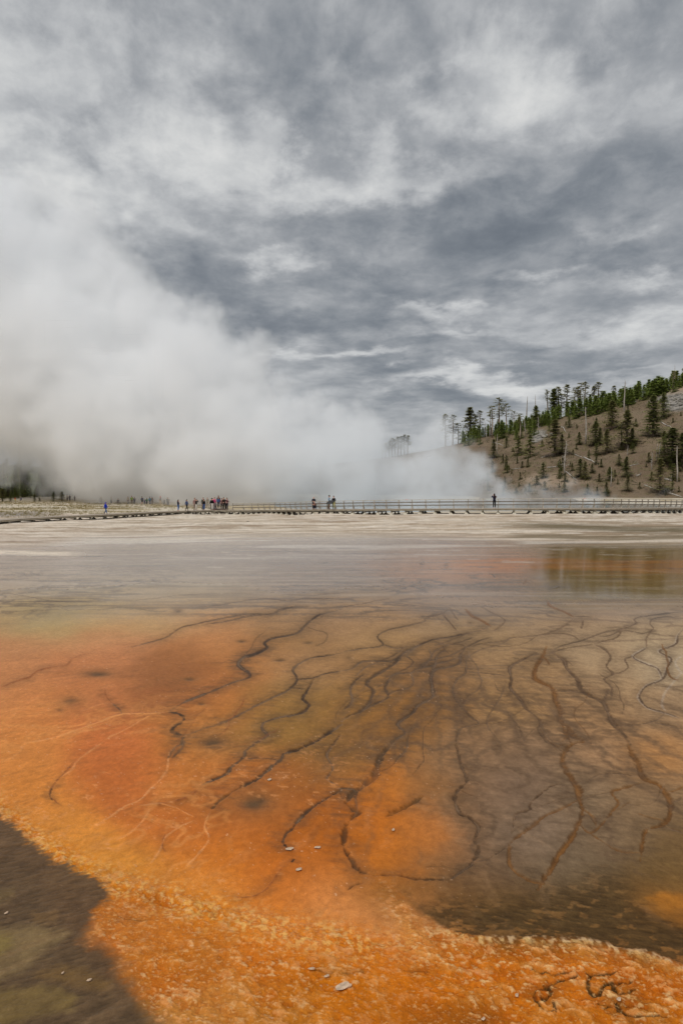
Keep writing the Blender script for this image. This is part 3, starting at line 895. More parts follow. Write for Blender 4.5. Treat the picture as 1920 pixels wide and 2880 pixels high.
def poly_sd(pts):
    """signed distance (positive inside) of every sheet vertex to a traced outline, in photo pixels"""
    p = np.array(pts, float)
    inside = np.zeros((NR, NC), bool)
    dm = np.full((NR, NC), 1e9, np.float32)
    for a, b in zip(p, np.roll(p, -1, 0)):
        cond = ((a[1] > PY) != (b[1] > PY))
        xi = (b[0] - a[0]) * (PY - a[1]) / (b[1] - a[1] + 1e-9) + a[0]
        inside ^= cond & (PX < xi)
        ex, ey = b - a
        t = np.clip(((PX - a[0]) * ex + (PY - a[1]) * ey) / (ex * ex + ey * ey + 1e-9), 0, 1)
        dm = np.minimum(dm, np.hypot(PX - a[0] - t * ex, PY - a[1] - t * ey))
    return np.where(inside, dm, -dm)


# hair-like filaments of the brown mats, combed down the flow
comb_l = fbm(GX * 9 + GY * 7, GY * 34 - GX * 16, 81, 4, .6)
comb_r = fbm(GX * 8 - GY * 6, GY * 30 + GX * 10, 82, 4, .6)
big = fbm(GX * 3, GY * 2.5, 83, 4)
# brown mat in the lower left corner
sd = poly_sd(C((-700, 60), (-200, 200), (0, 335), (60, 385), (160, 482), (250, 545), (330, 585), (420, 635), (488, 660), (490, 740), (425, 800), (415, 900), (510, 1000), (555, 1100), (640, 1170), (700, 1260), (790, 1400), (1100, 1900), (-900, 1900)))
edge_soft = 15 + 30 * sstep(2560, 2640, PY)
ml = sstep(-1, 1, (sd + 20 * comb_l + 14 * fine + 60 * sstep(2580, 2680, PY) * big) / edge_soft)
lay(ml, (92, 71, 49), 0.96)
ALB *= (1 + ml * 0.45 * comb_l)[..., None]
for pg, c, k in ((C((-60, 850), (0, 862), (150, 852), (320, 888), (230, 970), (120, 1060), (0, 1115), (-100, 1150)), (128, 104, 68), .95),
                 (C((-60, 880), (0, 890), (60, 900), (70, 960), (0, 1000), (-60, 1000)), (130, 112, 46), .4),
                 (C((-60, 1150), (120, 1138), (260, 1135), (370, 1180), (330, 1240), (100, 1300), (-60, 1330)), (124, 100, 56), .9),
                 (C((150, 1085), (300, 1030), (420, 1060), (520, 1110), (500, 1160), (380, 1150)), (120, 90, 50), .75),
                 (C((-60, 680), (60, 690), (70, 720), (0, 760), (-60, 770)), (112, 90, 56), .8),
                 (C((150, 800), (260, 800), (250, 840), (160, 840)), (150, 112, 64), .4)):
    s2 = poly_sd(pg)
    lay(sstep(-14, 18, s2 + 10 * comb_l + 10 * fine) * np.clip(.8 + .5 * big, .3, 1), c, k)
ALB = np.clip(ALB, 0.006, 0.86)
# brown mat above the orange shelf at the right
crest = np.array(D((-1568, 480), (-1258, 600), (-1000, 690), (-640, 780), (-300, 870), (0, 740), (120, 660), (240, 690), (350, 830), (470, 868), (600, 912), (740, 905), (900, 905), (1130, 915), (1300, 965), (1400, 970), (1568, 1040), (2400, 1300)))
yc = np.interp(PX, crest[:, 0], crest[:, 1])
yc_r = np.interp(PX, *np.array(D((150, 640), (240, 690), (350, 830), (470, 868), (600, 912), (740, 905), (900, 905), (1130, 915), (1300, 965), (1400, 970), (1568, 1040), (2400, 1300))).T)
yc_r = yc_r + sstep(1990, 2350, PX) * (60 * np.sin(PX / 210.0) + 40 * fbm(GX * .8, GY * .8, 98, 3))
jag = 9 * fine2 + 7 * fine + 8 * comb_r
up = yc_r - PY + jag
depth_brown = np.interp(PX, [1060, 1150, 1300, 1500, 1700, 1800, 1920], [30, 60, 110, 170, 260, 200, 120])
mb = sstep(0, 5 + 45 * sstep(1290, 1130, PX), up) * sstep(depth_brown, depth_brown * 0.35, up + 30 * big) * sstep(1080, 1220, PX + 40 * big)
blotch = sstep(.18, .42, fbm(GX * 11 - GY * 4, GY * 15, 91, 4) + .15 * comb_r)
lay(mb * (1 - .75 * blotch), (84, 62, 34), .85)
lay(mb * blotch * .8, (138, 98, 54), .6)
ALB *= (1 + mb * 0.4 * comb_r)[..., None]
lay(sstep(-10, 16, poly_sd(D((1600, 790), (1500, 790), (1440, 750), (1395, 725), (1460, 705), (1600, 715))) + 10 * fine), (172, 108, 36), .8)
# orange lobe between the rivulets
lobe = poly_sd(D((190, 160), (110, 230), (60, 290), (100, 335), (50, 400), (30, 480), (70, 570), (150, 610), (300, 615), (340, 590), (330, 540), (420, 520), (490, 440), (430, 345), (300, 320), (250, 240)))
lay(sstep(-50, 30, lobe + 22 * fine + 30 * big), (198, 112, 34), .35)
# everything fibrous on the right is combed a little
cmb = sstep(1150, 1350, PX) * sstep(1900, 2050, PY) * sstep(2700, 2600, PY)
ALB *= (1 + 0.16 * cmb * comb_r)[..., None]
# orange shelf: crust below the crest
inlow = sstep(-6 - 60 * sstep(1290, 1130, PX), 10 + 60 * sstep(1290, 1130, PX), PY - yc_r + jag + 20 * big) * sstep(1020, 1180, PX + 40 * big)
yl = np.interp(PX, *np.array(C((0, 330), (160, 470), (310, 565), (480, 650), (640, 690), (800, 740), (1000, 800), (1300, 880), (1568, 920), (1700, 960), (1900, 950))).T)
band = np.exp(-0.5 * ((PY - yl) / 34.0) ** 2) * sstep(1250, 1000, PX) * (1 - ml)
low_left = sstep(-120, 80, PY - yl + 50 * big) * sstep(1250, 1050, PX) * (1 - ml)
CRUST = np.clip(np.maximum(np.maximum(inlow, band), low_left * .85), 0, 1) * (1 - mb) * (1 - ml)
crest_r = np.exp(-0.5 * ((PY - yc_r - 8 + .7 * jag) / 10.0) ** 2) * sstep(1140, 1290, PX) * (1 - mb)
fl = fbm(GX * 30, GY * 24, 95, 3)
lay(crest_r * sstep(-.35, .4, fl), (246, 206, 156), .7)
lay(band * sstep(.0, .4, fl), (244, 190, 118), .75)
lay(band * sstep(.1, .5, -fl), (226, 132, 20), .8)
# vents: dark soft holes in the mat
for (x, y, rx, ry, k) in [(*A((450, 775))[0], 26, 6, .9), (*A((330, 900))[0], 18, 8, .7), (*A((980, 1090))[0], 34, 13, .95), (*A((820, 488))[0], 9, 4, .7),
                          (*A((870, 800))[0], 10, 3, .8), (*A((1110, 625))[0], 9, 3, .8), (*A((1285, 712))[0], 11, 3, .8), (*A((1415, 632))[0], 9, 2.5, .7),
                          (*A((925, 912))[0], 7, 3, .7), (*A((275, 940))[0], 6, 3, .5), (*C((1165, 290))[0], 28, 14, .95), (*C((1200, 270))[0], 12, 8, .6),
                          (*B((35, 700))[0], 9, 6, .4), (*B((470, 668))[0], 8, 4, .4), (*B((700, 1085))[0], 16, 7, .4), (*D((790, 75))[0], 22, 10, .3), (*B((590, 540))[0], 5, 3, .5)]:
    q = np.hypot((PX - x) / rx, (PY - y) / ry)
    lay(np.exp(-0.5 * (q / (1.0 + .25 * fine)) ** 2), (60, 48, 38), k)
    lay(np.exp(-0.5 * (q / 2.6) ** 2), (136, 100, 62), k * .35)
    DISP -= 0.02 * np.exp(-0.5 * q ** 2) * k
# net of light ridges in the orange mat
vn = fbm(GX * .75 + .5 * fbm(GX * 1.5, GY * 1.5, 141, 3), GY * .55, 140, 4, .55) * 4.0
vg = np.abs(np.gradient(vn, axis=0)) + np.abs(np.gradient(vn, axis=1)) + 1e-5
vl = sstep(2.6, .4, np.abs(vn - np.round(vn)) / vg * np.clip(.7 + fine, .4, 2)) * sstep(.6, .2, vg)
vmask = sstep(1880, 2050, PY) * sstep(760, 520, PX + 60 * big) * (1 - ml) * sstep(-.2, .25, fbm(GX * .6, GY * .6, 142, 3))
lay(vl * vmask, (226, 150, 80), .42)
vmask2 = sstep(1880, 1960, PY) * sstep(1150, 1250, PX) * sstep(2480, 2380, PY) * sstep(0, .3, fbm(GX * .6 + 9, GY * .6, 143, 3))
lay(vl * vmask2, (104, 78, 54), .5)
# chunky crust: pale and deep-orange patches of several sizes
k1 = fbm(GX * 4.2 + GY * 1.5, GY * 4.6, 151, 4, .6)
k2 = fbm(GX * 11 + GY * 4, GY * 13, 152, 4, .6)
k3 = fbm(GX * 24 + GY * 8, GY * 30, 153, 3, .6)
k0 = fbm(GX * 1.3 + GY * .5, GY * 1.5, 150, 3)
nearcrest = np.maximum(np.exp(-0.5 * ((PY - yc_r - 40) / 60.0) ** 2) * sstep(1000, 1150, PX), band)
cz = CRUST * (1 - crest_r * .5) * np.clip(.34 + 1.25 * k0 + .75 * nearcrest, .06, 1)
lay(sstep(.0, .5, k1 + .7 * k2) * cz, (212, 142, 74), .55)
lay(sstep(.0, .5, -k1 + .6 * k2) * cz, (188, 92, 8), .6)
lay(sstep(.16, .42, k2 + .5 * k3) * cz, (238, 166, 112), .6)
lay(sstep(.18, .45, -k2 + .5 * k3) * cz, (176, 86, 12), .6)
lay(sstep(.3, .55, k3) * cz, (244, 204, 160), .6)
lay(CURL * sstep(-.55, .15, k3 + .6 * k2), (66, 46, 22), .85)
CK = (k1 * .4 + k2 * .5 + k3 * .4) * cz
# broken pale scum above the crust in the orange
oz = sstep(1950, 2250, PY) * sstep(1120, 900, PX) * (1 - ml) * (1 - CRUST)
lay(sstep(.25, .5, k2 + .4 * k3) * sstep(-.1, .4, k1 + fbm(GX * .8, GY * .6, 154, 3)) * oz, (232, 158, 96), .5)
lay(sstep(.2, .6, combed(155, 2.0, 8.0)) * sstep(1780, 1900, PY) * (1 - CRUST), (226, 176, 126), .06)
lay(sstep(.2, .6, -combed(175, 2.0, 8.0)) * sstep(1780, 1900, PY) * (1 - CRUST), (84, 60, 38), .20)
ALB[..., 2] *= 1 - .28 * CRUST
ALB[..., 1] *= 1 - .02 * CRUST
# white mineral flecks
speck = vnoise(GX * 42, GY * 34, 101)
smask = sstep(.95, .985, speck) * sstep(.3, .6, vnoise(GX * 1.7, GY * 1.7, 102)) * sstep(1750, 1900, PY) * sstep(1500, 1100, PX)
lay(smask * (1 - .8 * ml), (226, 180, 140), .6)
# soft mottling everywhere
ALB *= (1 + 0.10 * fine + 0.10 * fine2 + 0.10 * big)[..., None]
# red-brown blushes
lay(sstep(.25, .6, fbm(GX * 1.3, GY * .8, 111, 4)) * sstep(1850, 2000, PY) * sstep(1000, 700, PX) * (1 - ml) * (1 - CRUST), (170, 92, 42), .25)
# behind the boardwalk at the left: pale flats with dry turf; elsewhere bare
turf = sstep(1444, 1438, PY) * sstep(0, .35, fbm(GX * .09, GY * .35, 121, 4, .6) + .12)
lay(sstep(1446, 1440, PY), (206, 194, 174), .9)
lay(turf, (158, 138, 96), .75)
WET *= sstep(1436, 1446, PY)
rl = sstep(9, 4, np.abs(PY - (1447 - .012 * PX)) + 3 * st2) * sstep(240, 60, PX)       # shallow runoff behind the boardwalk
lay(rl, (150, 134, 122), .8)
WET = np.maximum(WET, rl * .8)
WET = np.maximum(WET, ml * .35)
WET = np.maximum(WET, CRUST * .75 * sstep(.1, .5, -k0 + .4 * k1))
ALB = np.clip(ALB, 0.005, 0.86)

# relief
relief = (CK * 0.034 + k1 * .012 + fine2 * 0.005 + fbm(GX * 55, GY * 45, 131, 2) * 0.004) * CRUST + 0.02 * big * CRUST + crest_r * .005
relief += ml * comb_l * 0.008 + mb * comb_r * 0.008
near = sstep(40, 12, GY)
GZ = GZ + (relief + DISP) * near
idx = np.arange(NR * NC).reshape(NR, NC)
quads = np.stack([idx[:-1, :-1], idx[1:, :-1], idx[1:, 1:], idx[:-1, 1:]], -1).reshape(-1, 4)
gm = bpy.data.meshes.new("ground")
nv, nf = NR * NC, len(quads)
gm.vertices.add(nv)
gm.vertices.foreach_set('co', np.stack([GX, GY, GZ], -1).astype(np.float32).ravel())
gm.loops.add(nf * 4)
gm.loops.foreach_set('vertex_index', quads.astype(np.int32).ravel())
gm.polygons.add(nf)
gm.polygons.foreach_set('loop_start', np.arange(0, nf * 4, 4, dtype=np.int32))
gm.polygons.foreach_set('use_smooth', np.ones(nf, bool))
ca = gm.attributes.new('pigment', 'FLOAT_COLOR', 'POINT')
ca.data.foreach_set('color', np.concatenate([ALB, np.ones((NR, NC, 1), np.float32)], -1).astype(np.float32).ravel())
for nm, arr in (('wet', WET), ('crust', CRUST)):
    at_ = gm.attributes.new(nm, 'FLOAT', 'POINT')
    at_.data.foreach_set('value', np.clip(arr, 0, 1).astype(np.float32).ravel())
gm.update()
gm.validate()

m_ground = bpy.data.materials.new("microbial_mat")
m_ground.use_nodes = True
T = NT(m_ground.node_tree)
bs = m_ground.node_tree.nodes['Principled BSDF']
co = T.n('ShaderNodeTexCoord').outputs['Object']
pig = T.n('ShaderNodeAttribute', attribute_name='pigment').outputs['Color']
wet = T.n('ShaderNodeAttribute', attribute_name='wet').outputs['Fac']
crs = T.n('ShaderNodeAttribute', attribute_name='crust').outputs['Fac']
cow = T.vm('ADD', co, T.vm('MULTIPLY', T.n('ShaderNodeTexNoise').outputs['Color'], (0, 0, 0)))
g1 = T.noise(T.vm('MULTIPLY', co, (1.0, 0.75, 1.0)), 16, 5, 0.62, 0.6)
g2 = T.noise(co, 60, 4, 0.6)
g3 = T.noise(co, 230, 2, 0.6)
fac = T.m('ADD', T.mapr(g1, 0.25, 0.75, -0.16, 0.16, False), T.mapr(g2, 0.25, 0.75, -0.13, 0.13, False))
fac = T.m('ADD', fac, T.mapr(g3, 0.25, 0.75, -0.16, 0.16, False))
col = T.vm('MULTIPLY', pig, T.comb(T.m('ADD', 1.0, fac), T.m('MULTIPLY_ADD', fac, 1.15, 1.0), T.m('MULTIPLY_ADD', fac, 1.2, 1.0)))
f1 = T.noise(T.vm('MULTIPLY', co, (0.8, 1.0, 1.0)), 34, 4, 0.65, 0.0)
col = T.mix(T.m('MULTIPLY', T.mapr(f1, 0.54, 0.68), T.m('MULTIPLY', crs, 0.45)), col, (0.84, 0.50, 0.20, 1))
f2 = T.noise(T.vm('ADD', co, (7.3, 2.1, 0)), 27, 4, 0.65, 0.0)
col = T.mix(T.m('MULTIPLY', T.mapr(f2, 0.55, 0.70), T.m('MULTIPLY', crs, 0.5)), col, (0.46, 0.150, 0.006, 1))
T.put(bs.inputs['Base Color'], col)
rgh = T.m('SUBTRACT', 0.72, T.m('MULTIPLY', wet, 0.64))
T.put(bs.inputs['Roughness'], rgh)
bs.inputs['IOR'].default_value = 1.33
T.put(bs.inputs['Specular IOR Level'], T.m('MULTIPLY_ADD', wet, 0.42, 0.05))
b1 = T.n('ShaderNodeBump')
b1.inputs['Distance'].default_value = 0.03
T.put(b1.inputs['Strength'], T.m('MULTIPLY_ADD', crs, 0.55, T.m('MULTIPLY', T.m('SUBTRACT', 1.0, wet), 0.12)))
T.put(b1.inputs['Height'], T.m('ADD', f1, T.m('MULTIPLY', g2, 0.5)))
b2 = T.n('ShaderNodeBump')                                   # ripples of the running water
b2.inputs['Distance'].default_value = 0.006
T.put(b2.inputs['Strength'], T.m('MULTIPLY', T.m('MULTIPLY', wet, T.m('SUBTRACT', 1.25, wet)), 0.9))
T.put(b2.inputs['Height'], T.noise(T.vm('MULTIPLY', co, (0.9, 1.6, 1)), 3.2, 3, 0.5))
T.L.new(b1.outputs[0], b2.inputs['Normal'])
T.put(bs.inputs['Normal'], b2.outputs[0])
ground = obj("ground", gm, None, m_ground)
tag(ground, "orange and brown microbial mat with dark rivulets, pale flats beyond", None, None, "structure")

# ------------------------------------------------------------------ water of the big spring
def sheet_material_water():
    m = bpy.data.materials.new("spring_water")
    m.use_nodes = True
    T = NT(m.node_tree)
    b = m.node_tree.nodes['Principled BSDF']
    t = T.n('ShaderNodeTexCoord').outputs['Object']
    T.put(b.inputs['Base Color'], T.mix(T.mapr(T.noise(t, 0.05, 3), .35, .65), (0.36, 0.39, 0.39, 1), (0.28, 0.33, 0.34, 1)))
    b.inputs['Roughness'].default_value = 0.08
    b.inputs['IOR'].default_value = 1.33
    bp = T.n('ShaderNodeBump')
    bp.inputs['Strength'].default_value = 0.25
    bp.inputs['Distance'].default_value = 0.02
    T.put(bp.inputs['Height'], T.noise(t, 1.5, 3))
    T.put(b.inputs['Normal'], bp.outputs[0])
    return m


v, f = [(28, 142, WL)], []
for k in range(96):
    a = 2 * math.pi * k / 96
    v.append((28 + 40 * 1.06 * math.cos(a), 142 + 52 * 1.06 * math.sin(a), WL))
for k in range(96):
    f.append((0, 1 + k, 1 + (k + 1) % 96))
water = obj("hot_spring_water", mesh("hot_spring_water", v, f), None, sheet_material_water())
tag(water, "pale blue grey water of the steaming spring behind the boardwalk", None, None, "structure")

# ------------------------------------------------------------------ hills
m_hill = bpy.data.materials.new("hill_soil")
m_hill.use_nodes = True
T = NT(m_hill.node_tree)
bs = m_hill.node_tree.nodes['Principled BSDF']
co = T.n('ShaderNodeTexCoord').outputs['Object']
a1 = T.noise(co, 0.045, 6, 0.6)
a2 = T.noise(co, 0.35, 6, 0.65)
a3 = T.noise(co, 1.6, 5, 0.7)
c = T.mix(T.mapr(a1, .38, .62), (0.215, 0.148, 0.102, 1), (0.275, 0.200, 0.142, 1))
c = T.mix(T.mapr(a2, .52, .68), c, (0.185, 0.155, 0.080, 1))
c = T.mix(T.m('MULTIPLY', T.mapr(a2, .46, .30), 0.6), c, (0.14, 0.10, 0.075, 1))
c = T.mix(T.m('MULTIPLY', T.mapr(a3, .56, .70), 0.55), c, (0.36, 0.30, 0.24, 1))
c = T.mix(T.m('MULTIPLY', T.mapr(a3, .42, .30), 0.55), c, (0.085, 0.070, 0.045, 1))
rk = T.n('ShaderNodeAttribute', attribute_name='rock').outputs['Fac']
vor = T.n('ShaderNodeTexVoronoi')
T.put(vor.inputs['Vector'], T.vm('MULTIPLY', co, (.5, .5, 1.1)))
vor.inputs['Scale'].default_value = 0.8
rc = T.mix(T.mapr(vor.outputs['Distance'], .1, .8), (0.10, 0.095, 0.088, 1), (0.30, 0.27, 0.23, 1))
c = T.mix(1.0, c, (0.72, 0.71, 0.63, 1), 'MULTIPLY')
a4 = T.noise(co, 5.0, 4, 0.7)
c = T.mix(T.m('MULTIPLY', T.mapr(a4, .45, .32), .6), c, (0.07, 0.055, 0.04, 1))
c = T.mix(T.m('MULTIPLY', T.mapr(a4, .56, .68), .45), c, (0.34, 0.29, 0.22, 1))
c = T.mix(rk, c, rc)
pl = T.n('ShaderNodeAttribute', attribute_name='pale').outputs['Fac']
c = T.mix(pl, c, (0.46, 0.34, 0.24, 1))
T.put(bs.inputs['Base Color'], c)
bs.inputs['Roughness'].default_value = 0.9
bs.inputs['Specular IOR Level'].default_value = 0.15
bp = T.n('ShaderNodeBump')
bp.inputs['Strength'].default_value = 0.7
bp.inputs['Distance'].default_value = 0.9
T.put(bp.inputs['Height'], T.m('ADD', a2, T.m('MULTIPLY', a3, .4)))
T.put(bs.inputs['Normal'], bp.outputs[0])

RIDGE = np.array([(400, 1345), (700, 1330), (900, 1310), (1000, 1298), (1100, 1284), (1200, 1268), (1290, 1248), (1351, 1228), (1490, 1202), (1604, 1165), (1728, 1140), (1797, 1117), (1842, 1105), (1920, 1080), (2100, 1020), (2400, 960), (2900, 930)], float)
BASE = np.array([(400, 250), (900, 240), (1200, 215), (1350, 195), (1500, 182), (1650, 176), (1920, 170), (2900, 160)], float)
RD = np.array([(400, 300), (1300, 300), (1920, 285), (2900, 280)], float)


def hillz(X, Y):
    X, Y = np.asarray(X, float), np.asarray(Y, float)
    px = CX + F * X / Y
    d0 = np.interp(px, BASE[:, 0], BASE[:, 1])
    d1 = np.interp(px, RD[:, 0], RD[:, 1])
    zr = CAM_H + (1362 - np.interp(px, RIDGE[:, 0], RIDGE[:, 1])) / F * d1
    t = (Y - d0) / (d1 - d0)
    up_ = np.clip(t, 0, 1)
    z = zr * (1 - (1 - up_) ** 1.12) ** 1.0
    z = np.where(t < 0, t * 12.0, z)
    z = np.where(t > 1, zr - (t - 1) * 6.0 * np.clip(t - 1, 0, 4), z)
    bump = fbm(X * 0.05, Y * 0.05, 201, 4) * 2.2 + fbm(X * 0.25, Y * 0.25, 202, 3) * 0.5
    return z + bump * np.clip(t * 4, 0, 1) * np.clip((1.0 - t) * 3 + .2, 0.15, 1)


hs = np.linspace(400, 2900, 320)
ht = np.linspace(-0.06, 2.2, 170)
HX, HT = np.meshgrid(hs, ht)
d0 = np.interp(HX, BASE[:, 0], BASE[:, 1])
d1 = np.interp(HX, RD[:, 0], RD[:, 1])
HYv = d0 + HT * (d1 - d0)
HXv = (HX - CX) / F * HYv
HZv = hillz(HXv, HYv)
hp = project(HXv, HYv, HZv)
rock = sstep(1.0, .5, np.hypot((hp[0] - 1900) / 70, (hp[1] - 1125) / 36) + .5 * fbm(HXv * .15, HYv * .15, 203, 3))
rock = np.maximum(rock, sstep(1, .5, np.hypot((hp[0] - 1510) / 26, (hp[1] - 1225) / 22) + .6 * fbm(HXv * .15, HYv * .15, 204, 3)))
pale = sstep(1.0, .3, np.hypot((hp[0] - 1560) / 150, (hp[1] - 1352) / 22) + .6 * fbm(HXv * .12, HYv * .12, 205, 4)) * .45
pale = np.maximum(pale, .6 * sstep(1.0, .3, np.hypot((hp[0] - 1880) / 90, (hp[1] - 1095) / 18) + .6 * fbm(HXv * .12, HYv * .12, 206, 4)))
nr, nc = HX.shape
ii = np.arange(nr * nc).reshape(nr, nc)
fq = np.stack([ii[:-1, :-1], ii[:-1, 1:], ii[1:, 1:], ii[1:, :-1]], -1).reshape(-1, 4)
hm = bpy.data.meshes.new("hillside")
hm.from_pydata(np.stack([HXv, HYv, HZv], -1).reshape(-1, 3).tolist(), [], fq.tolist())
hm.polygons.foreach_set('use_smooth', [True] * len(hm.polygons))
for nm, arr in (('rock', rock), ('pale', pale)):
    hm.attributes.new(nm, 'FLOAT', 'POINT').data.foreach_set('value', np.clip(arr, 0, 1).astype(np.float32).ravel())
hm.update()
hill = obj("hillside", hm, None, m_hill)
tag(hill, "brown hillside rising to the right behind the steam", None, None, "structure")


def lhillz(X, Y):
    X, Y = np.asarray(X, float), np.asarray(Y, float)
    t = (Y - 172) / 150.0
    return 9.0 * sstep(0, 1, t) - 0.8 + 5 * sstep(-60, -190, X) * sstep(0, 1, t) - 8.0 * sstep(-28, -8, X) + fbm(X * .05, Y * .05, 211, 3) * .8 * np.clip(t * 3, 0, 1) - 3 * sstep(0.04, -0.05, t)


xs, ys = np.meshgrid(np.linspace(-330, 0, 120), np.linspace(165, 420, 70))
zs = lhillz(xs, ys)
ii = np.arange(xs.size).reshape(xs.shape)
fq = np.stack([ii[:-1, :-1], ii[:-1, 1:], ii[1:, 1:], ii[1:, :-1]], -1).reshape(-1, 4)
lm = bpy.data.meshes.new("wooded_rise")
lm.from_pydata(np.stack([xs, ys, zs], -1).reshape(-1, 3).tolist(), [], fq.tolist())
lm.polygons.foreach_set('use_smooth', [True] * len(lm.polygons))
lm.update()
tag(obj("wooded_rise", lm, None, material("wood_floor", (0.12, 0.125, 0.085), .9, .3, .2, 0, .1)), "low wooded rise fading into steam at the left", None, None, "structure")


def on_hill(px, py, fn=hillz, y0=160.0, y1=330.0):
    """where the line of sight through a photo point meets the hillside"""
    d = ray(px, py)
    prev = None
    for Y in np.arange(y0, y1, 0.5):
        k = Y / d.y
        z = CAM_H + d.z * k
        g = float(fn(np.array([d.x * k]), np.array([Y]))[0])
        if z <= g:
            return Vector((d.x * k, Y, g))
    Y = y1
    k = Y / d.y
    return Vector((d.x * k, Y, float(fn(np.array([d.x * k]), np.array([Y]))[0])))


# ------------------------------------------------------------------ trees
def foliage_mat(name, c1, c2):
    m = bpy.data.materials.new(name)
    m.use_nodes = True
    T = NT(m.node_tree)
    b = m.node_tree.nodes['Principled BSDF']
    g = T.n('ShaderNodeNewGeometry')
    oi = T.n('ShaderNodeObjectInfo')
    f = T.m('MULTIPLY_ADD', g.outputs['Random Per Island'], .6, T.m('MULTIPLY', oi.outputs['Random'], .4))
    cc = T.mix(f, (*c1, 1), (*c2, 1))
    T.put(b.inputs['Base Color'], cc)
    tr_ = T.n('ShaderNodeBsdfTranslucent')
    T.put(tr_.inputs['Color'], cc)
    mx = T.n('ShaderNodeMixShader')
    mx.inputs[0].default_value = .5
    T.L.new(b.outputs[0], mx.inputs[1])
    T.L.new(tr_.outputs[0], mx.inputs[2])
    T.L.new(mx.outputs[0], m.node_tree.nodes['Material Output'].inputs[0])
    b.inputs['Roughness'].default_value = .8
    b.inputs['Specular IOR Level'].default_value = .15
    return m


m_fol = foliage_mat("pine_needles", (0.240, 0.235, 0.090), (0.480, 0.450, 0.200))
m_fold = foliage_mat("fir_needles", (0.195, 0.215, 0.076), (0.430, 0.440, 0.165))
m_foly = foliage_mat("young_pine_needles", (0.235, 0.295, 0.070), (0.460, 0.530, 0.165))
m_bark = material("pine_bark", (0.38, 0.30, 0.235), .9, .35, 6.0, .4, .1, stretch=(1, 1, .2))
m_dead = material("weathered_wood", (0.42, 0.37, 0.32), .9, .3, 5.0, .4, .1, stretch=(1, 1, .2))


def clump(v, f, c, s, r, flat=.6):
    """one tuft of needles: three crossing leaf-size faces"""
    for k in range(3):
        a = r.uniform(0, 2 * math.pi)
        u = Vector((math.cos(a), math.sin(a), r.uniform(-.35, .15))) * s * r.uniform(.7, 1.2)
        w = Vector((-math.sin(a), math.cos(a), r.uniform(-.5, .5) * flat)) * s * r.uniform(.4, .65)
        cc = c + Vector((r.uniform(-1, 1), r.uniform(-1, 1), r.uniform(-.6, .6))) * s * .35
        b = len(v)
        v += [cc - u * .3, cc + w * .7 + u * .3, cc + u, cc - w * .7 + u * .3]
        f.append((b, b + 1, b + 2, b + 3))


def tree_fir(h, w, seed, base=.06, levels=24, nb=7, cl=4, gap=.12, s=.036):
    r = random.Random(seed)
    v, f = [], []
    for i in range(levels):
        t = i / (levels - 1)
        z0 = h * (base + (1 - base) * (t ** .9) * .985)
        rad = w * (max(0.0, 1 - t) ** .8) * r.uniform(.72, 1.12) + .03 * w
        for k in range(nb):
            if r.random() < gap:
                continue
            a = r.uniform(0, 2 * math.pi)
            z = z0 + r.uniform(-.5, .5) * h / levels * 1.3
            rr = rad * r.uniform(.55, 1.12)
            for q in range(cl):
                d = rr * (q + .6) / cl
                clump(v, f, Vector((math.cos(a) * d, math.sin(a) * d, z - .16 * d + r.uniform(-.01, .01) * h)), h * s * r.uniform(.8, 1.3), r)
    clump(v, f, Vector((0, 0, h * .985)), h * .018, r)
    tr = MB()
    tr.tube([(0, 0, -.6), (0, 0, h * .5), (0, 0, h * .97)], [h * .015, h * .010, h * .002], 6)
    return mesh("crown", v, f), mesh("trunk", tr.v, tr.f, True)


def tree_pole(h, seed, lo=.42, n=46, w=.13, lean=0.0):
    """tall lodgepole: bare lower trunk, ragged upper crown of separate boughs"""
    r = random.Random(seed)
    v, f = [], []
    tr = MB()
    bend = [Vector((lean * (max(z, 0.0) ** 1.3) * h + math.sin(z * 5 + seed) * .008 * h, math.cos(z * 4 + seed) * .006 * h, z * h)) for z in (-.05, .25, .5, .75, .98)]
    tr.tube(bend, [h * .017, h * .015, h * .012, h * .007, h * .0015], 6)

    def pos(z):
        x = max(0, min(3.999, (z + .05) / 1.03 * 4))
        i = int(x)
        return bend[i].lerp(bend[i + 1], x - i)
    for i in range(n):
        z = lo + (1 - lo) * ((i + r.random()) / n) ** .85
        if z > .99:
            z = .985
        t = (z - lo) / (1 - lo)
        rad = h * w * (max(0.0, math.sin(min(1, t * .85 + .15) * math.pi)) ** .7 * .75 + .12) * r.uniform(.45, 1.15)
        a = r.uniform(0, 2 * math.pi)
        p0 = pos(z)
        tip = p0 + Vector((math.cos(a) * rad, math.sin(a) * rad, rad * r.uniform(-.15, .35)))
        tr.tube([p0, tip], [h * .0025, h * .001], 3, False)
        for q in range(r.randint(3, 6)):
            k = r.uniform(.45, 1.05)
            clump(v, f, p0.lerp(tip, k) + Vector((r.uniform(-1, 1), r.uniform(-1, 1), r.uniform(-.3, .7))) * h * .014, h * .030 * r.uniform(.7, 1.3), r)
    for i in range(6):
        z = r.uniform(.12, lo)
        a = r.uniform(0, 6.28)
        p0 = pos(z)
        tr.tube([p0, p0 + Vector((math.cos(a), math.sin(a), -.2)) * h * r.uniform(.02, .05)], [h * .002, h * .0008], 3, False)
    return mesh("crown", v, f), mesh("trunk", tr.v, tr.f, True)


